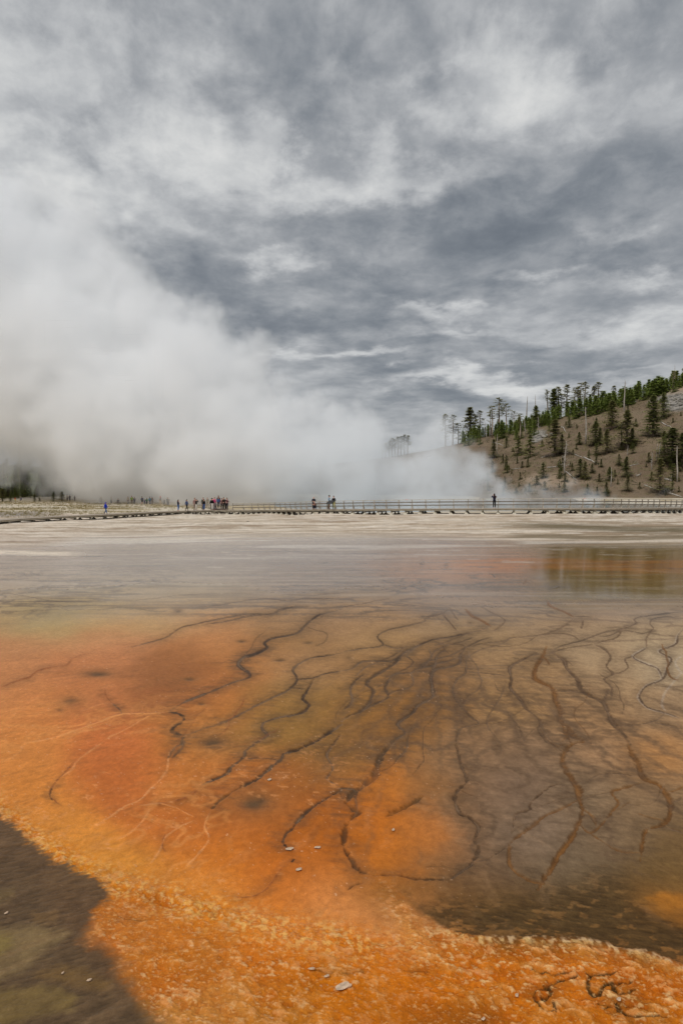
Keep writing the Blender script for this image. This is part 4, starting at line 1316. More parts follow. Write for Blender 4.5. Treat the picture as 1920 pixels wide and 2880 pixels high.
def tree_snag(h, seed, nb=26, lean=0.0, fork=False, blen=.09):
    r = random.Random(seed)
    tr = MB()
    bend = [Vector((lean * z * h + math.sin(z * 6 + seed) * .012 * h, math.cos(z * 5 + seed) * .01 * h, z * h)) for z in (-.05, .3, .6, .85, 1.0)]
    tr.tube(bend, [h * .024, h * .020, h * .016, h * .010, h * .004], 6)
    if fork:
        tr.tube([bend[2], bend[2] + Vector((.10, 0, .08)) * h, bend[2] + Vector((.16, .02, .30)) * h], [h * .008, h * .006, h * .001], 5)
    br = MB()
    for i in range(nb):
        z = r.uniform(.15, .97)
        k = z * 4
        i0 = min(3, int(k))
        p0 = bend[i0].lerp(bend[i0 + 1], min(1, k - i0))
        a = r.uniform(0, 6.28)
        L = h * blen * r.uniform(.4, 1.2) * (1.15 - z)
        mid = p0 + Vector((math.cos(a) * L * .6, math.sin(a) * L * .6, L * r.uniform(-.3, .3)))
        br.tube([p0, mid, mid + Vector((math.cos(a) * L * .5, math.sin(a) * L * .5, L * r.uniform(-.5, .5)))], [h * .0065, h * .0045, h * .002], 3, False)
    tr.v, tr.f = tr.v + br.v, tr.f + [[i + len(tr.v) for i in q] for q in br.f]
    return None, mesh("trunk", tr.v, tr.f, True)


def setmat(ms, mat):
    for m_, mt in zip(ms, mat):
        if m_:
            m_.materials.append(mt)
    return ms


FIRS = [setmat(tree_fir(10, 2.4, 1, levels=34, nb=10, s=.030), (m_fold, m_bark)), setmat(tree_fir(10, 1.8, 2, base=.10, gap=.2, levels=34, nb=9, s=.030), (m_fold, m_bark)), setmat(tree_fir(10, 2.3, 3, base=.14, gap=.3, levels=32, nb=9, s=.032), (m_fol, m_bark))]
BUSHY = [setmat(tree_fir(6, 1.9, 4, base=.02, levels=18, nb=9, s=.05), (m_fold, m_bark)), setmat(tree_fir(6, 1.5, 5, base=.02, levels=18, nb=8, s=.05), (m_fol, m_bark))]
YOUNG = [setmat(tree_fir(5, 1.25, 6, base=.05, levels=15, nb=7, cl=3, s=.06), (m_foly, m_bark)), setmat(tree_fir(5, 1.0, 7, base=.05, levels=15, nb=7, cl=3, s=.06), (m_foly, m_bark)), setmat(tree_fir(5, 1.4, 8, base=.04, levels=13, nb=8, cl=3, s=.07), (m_foly, m_bark))]
POLES = [setmat(tree_pole(15, 11), (m_fol, m_bark)), setmat(tree_pole(15, 12, .3, 60, .12), (m_fol, m_bark)), setmat(tree_pole(15, 13, .55, 34, .15), (m_fol, m_bark)), setmat(tree_pole(15, 14, .22, 64, .10), (m_fol, m_bark))]
THIN = [setmat(tree_pole(15, 15, .25, 40, .13), (m_fol, m_dead)), setmat(tree_pole(15, 16, .62, 16, .06, .18), (m_fol, m_dead))]
SNAGS = [setmat(tree_snag(12, 21), (m_dead, m_dead)), setmat(tree_snag(12, 22, 40, .05, True, .14), (m_dead, m_dead)), setmat(tree_snag(12, 23, 10, .02, False, .04), (m_dead, m_dead)), setmat(tree_snag(12, 24, 55, -.04, False, .17), (m_dead, m_dead))]
HT = {id(FIRS): 10, id(BUSHY): 6, id(YOUNG): 5, id(POLES): 15, id(THIN): 15, id(SNAGS): 12}


def plant(name, protos, i, loc, h, label, cat, group=None, wide=1.0, tilt=0.0):
    wide *= 1.0 if protos is SNAGS else 1.95 if protos is FIRS else 1.6
    crown, trunk = protos[i % len(protos)]
    k = h / HT[id(protos)]
    o = empty(name, loc, random.uniform(0, 6.28))
    o.rotation_euler = (0, tilt, 0) if tilt else (0, 0, random.uniform(0, 6.28))
    o.scale = (k * wide, k * wide, k)
    tag(o, label, cat, group)
    for part, me in ((('trunk', trunk), ('crown', crown)) if crown else (('trunk', trunk),)):
        c_ = bpy.data.objects.new(part, me)
        COL.objects.link(c_)
        c_.parent = o
    return o


def tree(name, protos, i, px, py, top, label, cat='tree', group=None, wide=1.0, tilt=0.0, fn=hillz, y0=160., y1=320.):
    p = on_hill(px, py, fn, y0, y1)
    h = max(1.0, at(px, top, p.y).z - p.z + .15)
    return plant(name, protos, i, p - Vector((0, 0, .15)), h, label, cat, group, wide, tilt)


def Z5(x, y): return 1200 + x * .4592, 1020 + y * .459
def Z2(x, y): return 1500 + x * .2679, 1000 + y * .2679


# single trees: view, base x, base y, top y, kind, variant, label, width
G_SKY = "tall pines along the skyline of the hill"
TREES = [
    (Z5, 112, 470, 312, POLES, 3, "pine at the left end of the ridge, its foot lost in steam"),
    (Z5, 158, 490, 318, POLES, 1, "ragged pine standing in the steam, second from the ridge's left end"),
    (Z5, 190, 480, 368, THIN, 0, "short thin pine beside the ragged pine in the steam"),
    (Z5, 262, 470, 275, FIRS, 2, "broad full-crowned pine at the left of the ridge above the steam", 1.1),
    (Z5, 290, 460, 315, POLES, 3, "narrow pine hugging the right side of a broad full-crowned pine"),
    (Z5, 322, 440, 292, POLES, 1, "slim pine between the broad pine and the leaning pale snag"),
    (Z5, 368, 475, 350, SNAGS, 2, "pale bare trunk leaning left at the edge of the steam", .8, -.16),
    (Z5, 398, 460, 262, POLES, 2, "tall pine with umbrella crown over a long bare pale trunk"),
    (Z5, 386, 455, 295, THIN, 0, "thin pine close beside the umbrella-crowned pine"),
    (Z5, 440, 440, 212, POLES, 0, "tallest ragged pine left of the ridge, bare lower trunk"),
    (Z5, 484, 420, 248, POLES, 2, "pine with compact oval crown right of the tallest ragged pine"),
    (Z5, 532, 400, 295, POLES, 2, "small round-topped pine above the dense young trees"),
    (Z5, 570, 470, 310, POLES, 2, "slender pine with bare trunk reaching down the slope"),
    (Z5, 600, 440, 330, SNAGS, 1, "forked grey snag on the crest among young trees"),
    (Z5, 610, 360, 205, SNAGS, 2, "needle-thin dead pole rising above the young trees"),
    (Z5, 664, 330, 195, SNAGS, 2, "needle-thin dead pole just behind the pointed dark fir", .8),
    (Z5, 665, 400, 262, FIRS, 0, "pointed dark fir standing on the crest left of the pine cluster"),
    (Z5, 682, 425, 330, SNAGS, 3, "grey snag with looping branches below the pointed dark fir"),
    (Z5, 740, 300, 172, THIN, 1, "spindly leaning pine with a tuft of needles at its tip", 1.0),
    (Z5, 775, 330, 160, FIRS, 1, "tall narrow fir at the left side of the skyline pine cluster"),
    (Z5, 800, 330, 146, POLES, 3, "tall narrow pine second in the skyline cluster"),
    (Z5, 822, 290, 190, THIN, 0, "thin sparse pine inside the skyline cluster"),
    (Z5, 854, 310, 132, POLES, 1, "wide pale-needled pine in the middle of the skyline cluster"),
    (Z5, 902, 310, 150, POLES, 2, "pine with long bare pale trunk right of the cluster's middle"),
    (Z5, 922, 300, 150, POLES, 1, "slim pine pressed against a taller neighbour in the skyline cluster"),
    (Z5, 938, 290, 120, THIN, 0, "thin pale pine behind the cluster's full-crowned right pine"),
    (Z5, 966, 300, 116, POLES, 1, "tall full-crowned pine at the right of the skyline cluster"),
    (Z5, 1022, 250, 140, POLES, 3, "dark slim pine of the pair standing right of the cluster"),
    (Z5, 1046, 250, 118, POLES, 1, "taller pale pine of the pair standing right of the cluster"),
    (Z5, 1143, 260, 140, POLES, 1, "lone dark pine rising from young trees halfway along the ridge"),
    (Z5, 1178, 240, 162, POLES, 3, "thin short pine beside the lone dark ridge pine"),
    (Z5, 1207, 300, 105, SNAGS, 0, "tall grey snag with fine branches against the sky"),
    (Z5, 1505, 180, 50, POLES, 2, "pine with pale bare trunk near the upper right of the ridge"),
    (Z5, 1512, 165, 15, SNAGS, 2, "needle-thin dead pole at the upper right of the ridge", .8),
    (Z5, 1564, 140, 35, POLES, 3, "pine cut by the right edge of the photo at the ridge top"),
    (Z5, 780, 575, 350, FIRS, 2, "big olive pine with rounded top in the middle of the slope", 1.15),
    (Z5, 825, 560, 440, FIRS, 2, "olive pine leaning on the right side of the big rounded pine"),
    (Z5, 630, 578, 440, BUSHY, 0, "bushy fir with pale top and dark skirt, right of the pair"),
    (Z5, 560, 572, 450, BUSHY, 0, "bushy fir with pale top and dark skirt, left of the pair"),
    (Z5, 408, 585, 470, FIRS, 1, "dark narrow fir beside a bare pole at the steam's edge"),
    (Z5, 428, 560, 435, SNAGS, 2, "bare grey pole beside the dark narrow fir at the steam's edge"),
    (Z5, 486, 520, 455, FIRS, 0, "small dark fir on the upper left of the slope"),
    (Z5, 464, 620, 560, FIRS, 1, "small narrow fir below the upper left firs"),
    (Z5, 400, 672, 605, BUSHY, 1, "yellow-green bushy fir in the steam's edge on the lower slope"),
    (Z5, 480, 660, 605, FIRS, 1, "small narrow fir half hidden by thin steam on the lower slope"),
    (Z5, 552, 618, 578, FIRS, 1, "tiny upright fir below the pair of bushy firs"),
    (Z5, 710, 708, 612, BUSHY, 0, "solitary bushy fir low on the slope, left of a grey snag"),
    (Z5, 812, 640, 590, BUSHY, 0, "low dark fir at the foot of a tall grey snag"),
    (Z5, 840, 690, 480, SNAGS, 3, "tall branchy grey snag standing on the lower slope"),
    (Z5, 870, 398, 340, FIRS, 0, "small dark fir on the bare crest under the skyline cluster"),
    (Z5, 930, 502, 425, FIRS, 0, "small dark conical fir in the middle of the bare slope"),
    (Z5, 914, 532, 500, FIRS, 0, "tiny dark fir just below the small conical fir"),
    (Z5, 936, 705, 588, FIRS, 0, "dark pyramidal fir, larger of the twin firs low on the slope", 1.15),
    (Z5, 968, 718, 608, BUSHY, 1, "lighter fir leaning against the dark pyramidal twin"),
    (Z5, 970, 500, 270, SNAGS, 0, "pale bare trunk standing before the mid-slope pines"),
    (Z5, 1030, 508, 360, FIRS, 0, "dark tall fir in the clump at the middle of the slope", 1.1),
    (Z5, 1100, 560, 410, FIRS, 2, "olive fir at the right of the mid-slope clump"),
    (Z5, 1058, 500, 400, FIRS, 1, "dark fir wedged inside the mid-slope clump"),
    (Z5, 1132, 412, 235, FIRS, 2, "tall olive pine high on the slope under the ridge", 1.15),
    (Z5, 1035, 570, 495, BUSHY, 0, "squat dark fir below the mid-slope clump"),
    (Z5, 988, 590, 560, BUSHY, 0, "little round fir on the slope near a fallen log"),
    (Z5, 1222, 520, 295, FIRS, 2, "broad-shouldered tall pine right of the mid-slope clump", 1.1),
    (Z5, 1255, 515, 400, FIRS, 1, "dark fir behind the broad-shouldered tall pine"),
    (Z5, 1188, 520, 365, THIN, 0, "half-bare pale pine beside the broad-shouldered pine"),
    (Z5, 1225, 575, 505, SNAGS, 3, "short branching snag below the broad-shouldered pine"),
    (Z5, 1382, 455, 200, FIRS, 1, "tall slender fir alone on the open upper right slope", 1.05),
    (Z5, 1447, 340, 185, FIRS, 0, "dark dense fir near the rocks on the upper right slope", .95),
    (Z5, 1175, 632, 560, BUSHY, 0, "leaning dark bush-like fir at the centre right of the slope"),
    (Z5, 1220, 700, 575, FIRS, 1, "narrow fir standing over a smaller yellow-green fir"),
    (Z5, 1228, 790, 690, FIRS, 2, "yellow-green fir low on the slope above the railing"),
    (Z5, 1115, 725, 640, BUSHY, 0, "dark fir behind a pale standing trunk low on the slope"),
    (Z5, 1125, 762, 640, SNAGS, 2, "pale standing trunk in front of a dark fir"),
    (Z5, 1065, 640, 590, FIRS, 1, "faint small fir between fallen logs on the slope"),
    (Z5, 1424, 800, 590, FIRS, 2, "yellowish pine on an orange trunk near the lower right", 1.0),
    (Z5, 1420, 590, 480, SNAGS, 3, "grey branchy snag above the yellowish pine"),
    (Z5, 1405, 600, 495, SNAGS, 0, "thin grey snag left of the branchy snag above the yellowish pine"),
    (Z5, 1500, 615, 400, FIRS, 0, "huge dark rounded fir at the right edge of the slope", 1.5),
    (Z5, 1450, 560, 420, FIRS, 2, "olive fir on the left shoulder of the huge rounded fir"),
    (Z5, 1560, 640, 430, FIRS, 0, "dark fir cut by the right edge of the photo at mid slope"),
    (Z5, 1530, 735, 510, SNAGS, 2, "pale straight trunk in front of the dark right-edge firs"),
    (Z5, 1505, 715, 620, BUSHY, 0, "dark lower fir under the huge rounded fir"),
    (Z5, 1340, 640, 615, BUSHY, 0, "tiny dark bush fir on the yellow grass patch"),
    (Z5, 1375, 660, 550, SNAGS, 3, "brushy grey snag left of the yellowish pine"),
    (Z5, 1500, 780, 730, BUSHY, 1, "small fir beside a white log at the lower right"),
    (Z5, 626, 790, 738, FIRS, 0, "small dark fir poking out of low steam by the railing"),
    (Z5, 1460, 815, 780, BUSHY, 0, "low green bush fir near the railing's right end"),
    (Z5, 1040, 815, 760, BUSHY, 1, "scruffy shrub at the edge of the low steam"),
    (Z5, 570, 715, 670, BUSHY, 1, "shrubby fir fading into the low steam"),
]
names = {id(FIRS): 'fir_tree', id(BUSHY): 'bushy_fir', id(POLES): 'pine_tree', id(THIN): 'thin_pine', id(SNAGS): 'dead_tree'}
for t_ in TREES:
    fn, x, y, top, pr, i, lab = t_[:7]
    wide = t_[7] if len(t_) > 7 else 1.0
    tl = t_[8] if len(t_) > 8 else 0.0
    px, py = fn(x, y)
    _, tp = fn(x, top)
    tree(names[id(pr)], pr, i, px, py, tp, lab, 'dead tree' if pr is SNAGS else 'tree', None, wide, tl)

# the belt of young trees along the crest: alike, one group
rr_ = random.Random(3)
n_y = 0
while n_y < 230:
    px = rr_.choice([rr_.uniform(1300, 1560), rr_.uniform(1400, 1960), rr_.uniform(1640, 1960)])
    rp = np.interp(px, RIDGE[:, 0], RIDGE[:, 1])
    bw = np.interp(px, [1300, 1360, 1480, 1600, 1740, 1920], [18, 32, 34, 30, 22, 16])
    py = rp + rr_.uniform(-2, 1) * 1.0 + rr_.random() ** 1.5 * bw * .8
    d1_ = float(np.interp(px, RD[:, 0], RD[:, 1]))
    if rr_.random() < .5:                       # on the far side of the crest too
        Y = d1_ + rr_.uniform(-6, 14)
        X = (px - CX) / F * Y
        p = Vector((X, Y, float(hillz(np.array([X]), np.array([Y]))[0])))
    else:
        p = on_hill(px, py)
    h = rr_.uniform(3.2, 6.2) * (1.15 if px > 1600 else 1)
    plant('young_pine', YOUNG, rr_.randrange(3), p - Vector((0, 0, .2)), h, "bright green young pine in the dense belt along the hill crest", 'tree', "young pines in the belt along the crest", rr_.uniform(.8, 1.25))
    n_y += 1
# saplings scattered over the slope
for k in range(84):
    px = rr_.uniform(1370, 1930)
    rp = float(np.interp(px, RIDGE[:, 0], RIDGE[:, 1]))
    py = rr_.uniform(rp + 25, 1395)
    plant('bushy_fir', BUSHY, rr_.randrange(2), on_hill(px, py) - Vector((0, 0, .1)), rr_.uniform(1.0, 3.0), "small bushy sapling scattered on the brown slope", 'tree', "saplings scattered on the slope", rr_.uniform(.9, 1.4))
# far ridge trees seen through the gap in the steam
for k, (px, top, i) in enumerate([(1084, 1246, 1), (1094, 1240, 3), (1102, 1232, 1), (1110, 1236, 0), (1118, 1228, 1), (1127, 1226, 1), (1136, 1222, 3), (1146, 1224, 1), (1074, 1250, 3)]):
    Y = 296
    X = (px - CX) / F * Y
    z = float(hillz(np.array([X]), np.array([Y]))[0])
    h = at(px, top, Y).z - z
    plant('pine_tree', POLES, i, (X, Y, z), max(4, h), "pine top showing through the gap in the steam on the distant ridge", 'tree', "distant pines in the gap in the steam", 1.3)
# trees in the steam at the far left
rr_ = random.Random(9)
for k in range(70):
    px = rr_.uniform(-60, 235)
    Y = rr_.uniform(185, 285)
    X = (px - CX) / F * Y
    z = float(lhillz(np.array([X]), np.array([Y]))[0])
    pr = rr_.choice([POLES, FIRS, FIRS, FIRS])
    plant('pine_tree' if pr is POLES else 'fir_tree', pr, rr_.randrange(3), (X, Y, z - .1), rr_.uniform(4.5, 8.5) * (1.08 - max(px, 0) / 500), "dim tree in the hazy wood behind the left flats", 'tree', "trees of the hazy wood at the left")
for k in range(60):
    px = rr_.choice([rr_.uniform(-60, 45), rr_.uniform(-40, 140)])
    Y = rr_.uniform(172, 190)
    X = (px - CX) / F * Y
    z = float(lhillz(np.array([X]), np.array([Y]))[0])
    pr = rr_.choice([BUSHY, BUSHY, YOUNG])
    plant('young_pine', pr, rr_.randrange(2), (X, Y, max(z, zg(X, Y)) - .1), rr_.uniform(1.6, 4.0), "young conifer at the foot of the hazy wood", 'tree', "young conifers at the foot of the hazy wood")
for (px, py, top, pr, i, lab, wd) in [(152, 1414, 1389, BUSHY, 0, "dark green conical conifer alone before the steam at the left", 1.1), (175, 1414, 1389, BUSHY, 1, "brownish rounded conifer touching the dark conical one", 1.5),
                                      (8, 1414, 1382, BUSHY, 1, "dense green conifer at the left edge of the photo", 1.3), (30, 1415, 1398, BUSHY, 0, "wide low conifer beside the left-edge conifer", 1.5),
                                      (98, 1413, 1395, BUSHY, 1, "pale hazy conifer between the left-edge conifers and the conical one", 1.1), (112, 1414, 1404, BUSHY, 1, "low rounded shrub beside the pale hazy conifer", 1.5)]:
    Y = 156.
    p = at(px, py, Y)
    z = zg(p.x, Y)
    plant('bushy_fir', pr, i, (p.x, Y, z), (py - top) / F * Y * 1.1, lab, 'tree', None, wd)

# fallen logs on the slope
m_log = material("grey_log_wood", (0.40, 0.36, 0.31), .9, .35, 2.0, .4, .1)
for (x0, y0, x1, y1, w, lab) in [(960, 585, 1045, 632, .5, "long pale fallen log lying down the middle of the slope"), (890, 560, 955, 590, .3, "thin fallen log just above the long pale log"),
                                 (820, 395, 880, 490, .45, "grey fallen log running down from the bare crest"), (735, 648, 800, 640, .35, "dark log lying level beside the low dark fir"),
                                 (850, 670, 915, 725, .35, "fallen log above the low steam, slanting downhill"), (1425, 365, 1500, 405, .4, "pale fallen log on the upper right slope"),
                                 (1480, 262, 1550, 225, .6, "dark log across the rocks at the upper right"), (1280, 700, 1310, 685, .5, "short forked grey log near the yellow grass"),
                                 (1455, 720, 1500, 728, .6, "white short log at the lower right of the slope"), (1480, 808, 1560, 830, .5, "pale log just above the railing at the right"),
                                 (1330, 755, 1400, 780, .35, "dark thin log above the railing, left of the pale log"), (520, 655, 575, 652, .3, "thin log in the haze at the lower left of the slope"),
                                 (400, 490, 470, 512, .4, "arched pale log at the steam's edge, upper left slope"), (1240, 635, 1295, 625, .35, "grey log with a broken branch at the centre right"),
                                 (1235, 250, 1290, 238, .4, "log on the open crest below the young trees"), (700, 585, 745, 570, .3, "small thin log in the middle of the lower slope")]:
    a, b = on_hill(*Z5(x0, y0)), on_hill(*Z5(x1, y1))
    d = (b - a)
    if d.length > 26:
        b = a + d.normalized() * 18
    mid = (a + b) / 2
    lg = MB()
    r0 = random.Random(int(x0))
    pts = []
    for q in np.linspace(0, 1, 6):
        p = a.lerp(b, q)
        z = float(hillz(np.array([p.x]), np.array([p.y]))[0])
        pts.append(Vector((p.x, p.y, max(p.z, z) + w * .3)) - mid)
    lg.tube(pts, [w * .5, w * .48, w * .42, w * .36, w * .28, w * .15], 7)
    for q in range(4):
        p = pts[r0.randrange(1, 5)]
        lg.tube([p, p + Vector((r0.uniform(-1, 1), r0.uniform(-1, 0), r0.uniform(.4, 1.2))) * r0.uniform(.5, 1.3)], [w * .14, w * .05], 4)
    o = lg.build("fallen_log", m_log, None, True)
    o.location = mid
    tag(o, lab, "log")

# boulders among the rocks at the upper right and on the crest
m_rock = material("grey_rock", (0.24, 0.22, 0.19), .9, .4, 1.2, .6, .2)


def stone_mesh(seed, sub=2, sq=(1, 1, .6)):
    bm = bmesh.new()
    bmesh.ops.create_icosphere(bm, subdivisions=sub, radius=1)
    r = random.Random(seed)
    dirs = [(Vector((r.uniform(-1, 1), r.uniform(-1, 1), r.uniform(-1, 1))).normalized(), r.uniform(.5, .85)) for _ in range(9)]
    for vv in bm.verts:
        for dd, lim in dirs:
            k = vv.co.dot(dd)
            if k > lim:
                vv.co -= dd * (k - lim)
        vv.co = Vector((vv.co.x * sq[0], vv.co.y * sq[1], vv.co.z * sq[2]))
    me = bpy.data.meshes.new("boulder")
    bm.to_mesh(me)
    bm.free()
    return me


RK = [stone_mesh(s) for s in range(4)]
for m_ in RK:
    m_.materials.append(m_rock)
r0 = random.Random(4)
for k in range(34):
    if k < 22:
        x, y = r0.gauss(1530, 30), r0.gauss(250, 38)
    else:
        x, y = r0.gauss(690, 30), r0.gauss(455, 25)
    px, py = Z5(x, y)
    p = on_hill(px, py)
    o = obj("boulder", RK[k % 4])
    o.location = p
    s_ = r0.uniform(.5, 1.7)
    o.scale = (s_ * r0.uniform(.8, 1.4), s_, s_ * r0.uniform(.6, 1))
    o.rotation_euler = (0, 0, r0.uniform(0, 6))
    if k < 22:
        tag(o, "grey boulder in the rock outcrop at the upper right of the hill", "rock", "boulders of the upper right outcrop")
    else:
        tag(o, "grey boulder in the broken ground below the pointed dark fir", "rock", "boulders below the pointed fir")

#@@NEXT@@

# low growth and litter on the slope
rt = np.random.default_rng(23)
v_, f_ = [], []
for k in range(4200):
    px, Y = rt.uniform(1290, 1960), rt.uniform(168, 300)
    X = (px - CX) / F * Y
    z = float(hillz(np.array([X]), np.array([Y]))[0])
    if z < .3 or vnoise(np.array([X * .08]), np.array([Y * .08]), 5)[0] < rt.uniform(.2, .8):
        continue
    for q in range(4):
        a = rt.uniform(0, 6.28)
        L, hh = rt.uniform(.15, .7), rt.uniform(.12, .6)
        bx, by = X + rt.normal(0, .4), Y + rt.normal(0, .4)
        b = len(v_)
        v_ += [(bx - .12 * math.sin(a), by + .12 * math.cos(a), z - .05), (bx + .12 * math.sin(a), by - .12 * math.cos(a), z - .05), (bx + math.cos(a) * L, by + math.sin(a) * L, z + hh)]
        f_.append((b, b + 1, b + 2))
    if k % 14 == 0:                              # a dead stick
        a, L = rt.uniform(0, 6.28), rt.uniform(.8, 3.0)
        b = len(v_)
        q = (X + math.cos(a) * L, Y + math.sin(a) * L)
        zq = float(hillz(np.array([q[0]]), np.array([q[1]]))[0])
        v_ += [(X, Y, z + .05), (X, Y, z + .22), (q[0], q[1], zq + .28), (q[0], q[1], zq + .12)]
        f_.append((b, b + 1, b + 2, b + 3))
scrub = obj("undergrowth", mesh("undergrowth", v_, f_), None, foliage_mat("scrub", (0.085, 0.085, 0.045), (0.30, 0.26, 0.15)))
tag(scrub, "dry scrub and litter scattered over the brown hillside", "scrub", None, "stuff")

# ------------------------------------------------------------------ boardwalks
m_deck = material("weathered_planks", (0.36, 0.30, 0.235), .85, .22, 3.0, .3, .15, stretch=(3, 3, 1))
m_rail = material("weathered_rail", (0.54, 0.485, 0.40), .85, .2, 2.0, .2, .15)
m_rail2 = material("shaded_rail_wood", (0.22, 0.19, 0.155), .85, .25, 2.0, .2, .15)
m_edge = material("edge_board", (0.40, 0.36, 0.28), .85, .2, 2.0, .2, .15)
m_post = material("dark_shaded_post", (0.17, 0.15, 0.115), .9, .3, 3.0, .3, .1)
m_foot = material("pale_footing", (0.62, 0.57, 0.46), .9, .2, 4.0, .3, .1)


def smooth_path(ctrl, step):
    """evenly spaced points along a curve through traced points"""
    c = [Vector(p) for p in ctrl]
    pts = []
    for i in range(len(c) - 1):
        p0, p1, p2, p3 = c[max(i - 1, 0)], c[i], c[i + 1], c[min(i + 2, len(c) - 1)]
        for t in np.linspace(0, 1, 40, endpoint=False):
            pts.append(.5 * ((2 * p1) + (-p0 + p2) * t + (2 * p0 - 5 * p1 + 4 * p2 - p3) * t * t + (-p0 + 3 * p1 - 3 * p2 + p3) * t ** 3))
    pts.append(c[-1])
    out, acc_, nxt = [pts[0]], 0.0, step
    for a, b in zip(pts[:-1], pts[1:]):
        L = (b - a).length
        while acc_ + L >= nxt:
            out.append(a.lerp(b, (nxt - acc_) / L))
            nxt += step
        acc_ += L
    return out


def frame_at(path, i):
    t = path[min(i + 1, len(path) - 1)] - path[max(i - 1, 0)]
    t.z = 0
    t.normalize()
    return t, Vector((t.y, -t.x, 0))             # tangent, and the side to its right


def strip(mb, path, off, wid, z0, z1, i0=0, i1=None, fine=6):
    """a board of constant section that follows the path"""
    i1 = len(path) - 1 if i1 is None else i1
    ring = []
    b = len(mb.v)
    for i in range(i0, i1 + 1):
        t, s = frame_at(path, i)
        for (o, z) in ((off - wid / 2, z0), (off + wid / 2, z0), (off + wid / 2, z1), (off - wid / 2, z1)):
            mb.v.append(path[i] + s * o + Vector((0, 0, z)))
    n_ = i1 - i0 + 1
    for i in range(n_ - 1):
        for k in range(4):
            k2 = (k + 1) % 4
            mb.f.append([b + i * 4 + k, b + i * 4 + k2, b + (i + 1) * 4 + k2, b + (i + 1) * 4 + k])
    mb.f.append([b, b + 1, b + 2, b + 3])
    e = b + (n_ - 1) * 4
    mb.f.append([e + 3, e + 2, e + 1, e])


def boardwalk(name, ctrl, label, width, near_side, step=1.75, rail=None, nposts=3, light_feet=True, both=False):
    path = smooth_path(ctrl, step)
    mid = path[len(path) // 2].copy()
    root = empty(name, mid)
    tag(root, label, "boardwalk")
    inv_ = -mid

    def fin(mb, nm, mat):
        mb.v = [p + inv_ for p in mb.v]
        return mb.build(nm, mat, root)
    # planks laid across, with hair gaps
    pk = MB()
    fp = smooth_path(ctrl, .30)
    rp = random.Random(2)
    for i in range(len(fp) - 1):
        t, s = frame_at(fp, i)
        c_ = (fp[i] + fp[i + 1]) / 2
        jit_ = rp.uniform(-.025, .025)
        pk.box(c_ + s * jit_ + Vector((0, 0, -.02 + rp.uniform(-.004, .004))), t * .143, s * (width / 2), Vector((0, 0, .02)))
    fin(pk, "deck", m_deck)
    for sd_ in (-1, 1):
        e = MB()
        strip(e, path, sd_ * (width / 2 - .12), .07, -.20, -.043)
        fin(e, "edge_beam", m_edge)
    # bents: cross beam on posts with flared footings
    for i in range(0, len(path)):
        t, s = frame_at(path, i)
        p = path[i]
        bm_ = MB()
        bm_.box(p + Vector((0, 0, -.27)), t * .07, s * (width / 2 + .04), Vector((0, 0, .067)))
        be = fin(bm_, "cross_beam", m_post)
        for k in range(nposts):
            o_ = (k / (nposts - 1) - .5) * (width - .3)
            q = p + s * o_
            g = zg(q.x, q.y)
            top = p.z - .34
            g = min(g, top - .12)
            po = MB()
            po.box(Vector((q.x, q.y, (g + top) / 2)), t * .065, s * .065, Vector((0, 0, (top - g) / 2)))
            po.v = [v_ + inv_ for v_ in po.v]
            near_post = (o_ * near_side > 0.3)  # posts and footings behind get dark wood, their shade put into its colour
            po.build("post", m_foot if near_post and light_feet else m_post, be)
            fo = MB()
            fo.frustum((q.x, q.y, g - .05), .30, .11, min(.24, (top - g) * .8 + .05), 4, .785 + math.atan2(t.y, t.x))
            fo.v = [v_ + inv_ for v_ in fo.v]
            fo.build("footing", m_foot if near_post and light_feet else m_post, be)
    if rail:
        i0, i1 = rail[0], min(rail[1], len(path) - 1)
        for side in ((-near_side, near_side) if both else (-near_side,)):
            off = side * (width / 2 - .06)
            for i in range(i0, i1 + 1):
                t, s = frame_at(path, i)
                b = path[i] + s * off
                pp = MB()
                pp.box(b + Vector((0, 0, .50)), t * .05, s * .045, Vector((0, 0, .53)))
                # raking brace on the outside
                f0, f1 = b + s * (side * .30) + Vector((0, 0, -.15)), b + s * (side * .02) + Vector((0, 0, .55))
                pp.tube([f0, f1], [.055, .055], 4)
                fin(pp, "rail_post", m_rail)
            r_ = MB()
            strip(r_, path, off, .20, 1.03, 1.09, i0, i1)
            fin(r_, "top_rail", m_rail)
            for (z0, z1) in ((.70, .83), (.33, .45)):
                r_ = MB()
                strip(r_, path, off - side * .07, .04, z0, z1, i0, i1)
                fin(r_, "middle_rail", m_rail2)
    return root, path


def bw(*pts): return [at(*p) for p in pts]


CT1 = bw((-330, 1500, 52), (-160, 1478, 61), (0, 1461.5, 72), (150, 1452.5, 80), (298, 1446, 87), (420, 1440, 97), (520, 1436.5, 106))
low_root, low_path = boardwalk("boardwalk", CT1, "low boardwalk without railing on dark posts, crossing the pale flats at the left", 2.2, 1, 2.2, None, 2, False)
CT2 = bw((520, 1436.5, 106), (600, 1434.5, 111), (680, 1434.5, 110), (760, 1434, 103), (860, 1433, 93), (1000, 1432, 85.5), (1200, 1431, 80.8), (1393, 1430, 78.5), (1560, 1429.5, 77.5), (1700, 1429.2, 79), (1800, 1428.8, 83), (1900, 1428, 90), (2050, 1427, 102), (2250, 1424, 122))
CT2[0] = CT2[0] + (CT2[1] - CT2[0]) * .02
tmp_path = smooth_path(CT2, 1.75)
i_rail = min(range(len(tmp_path)), key=lambda i: abs(project(*tmp_path[i])[0] - 640) + (0 if tmp_path[i].x < -5 else 999))
main_root, main_path = boardwalk("boardwalk", CT2, "raised boardwalk with a grey three-bar railing and pale footings, before the steam", 2.4, 1, 1.75, (i_rail, 999))
CT3 = bw((617, 1430.5, 113.6), (612, 1427, 122), (560, 1424.5, 133), (480, 1422, 141), (400, 1420, 146), (330, 1419, 150), (230, 1417, 157), (120, 1415.5, 166))
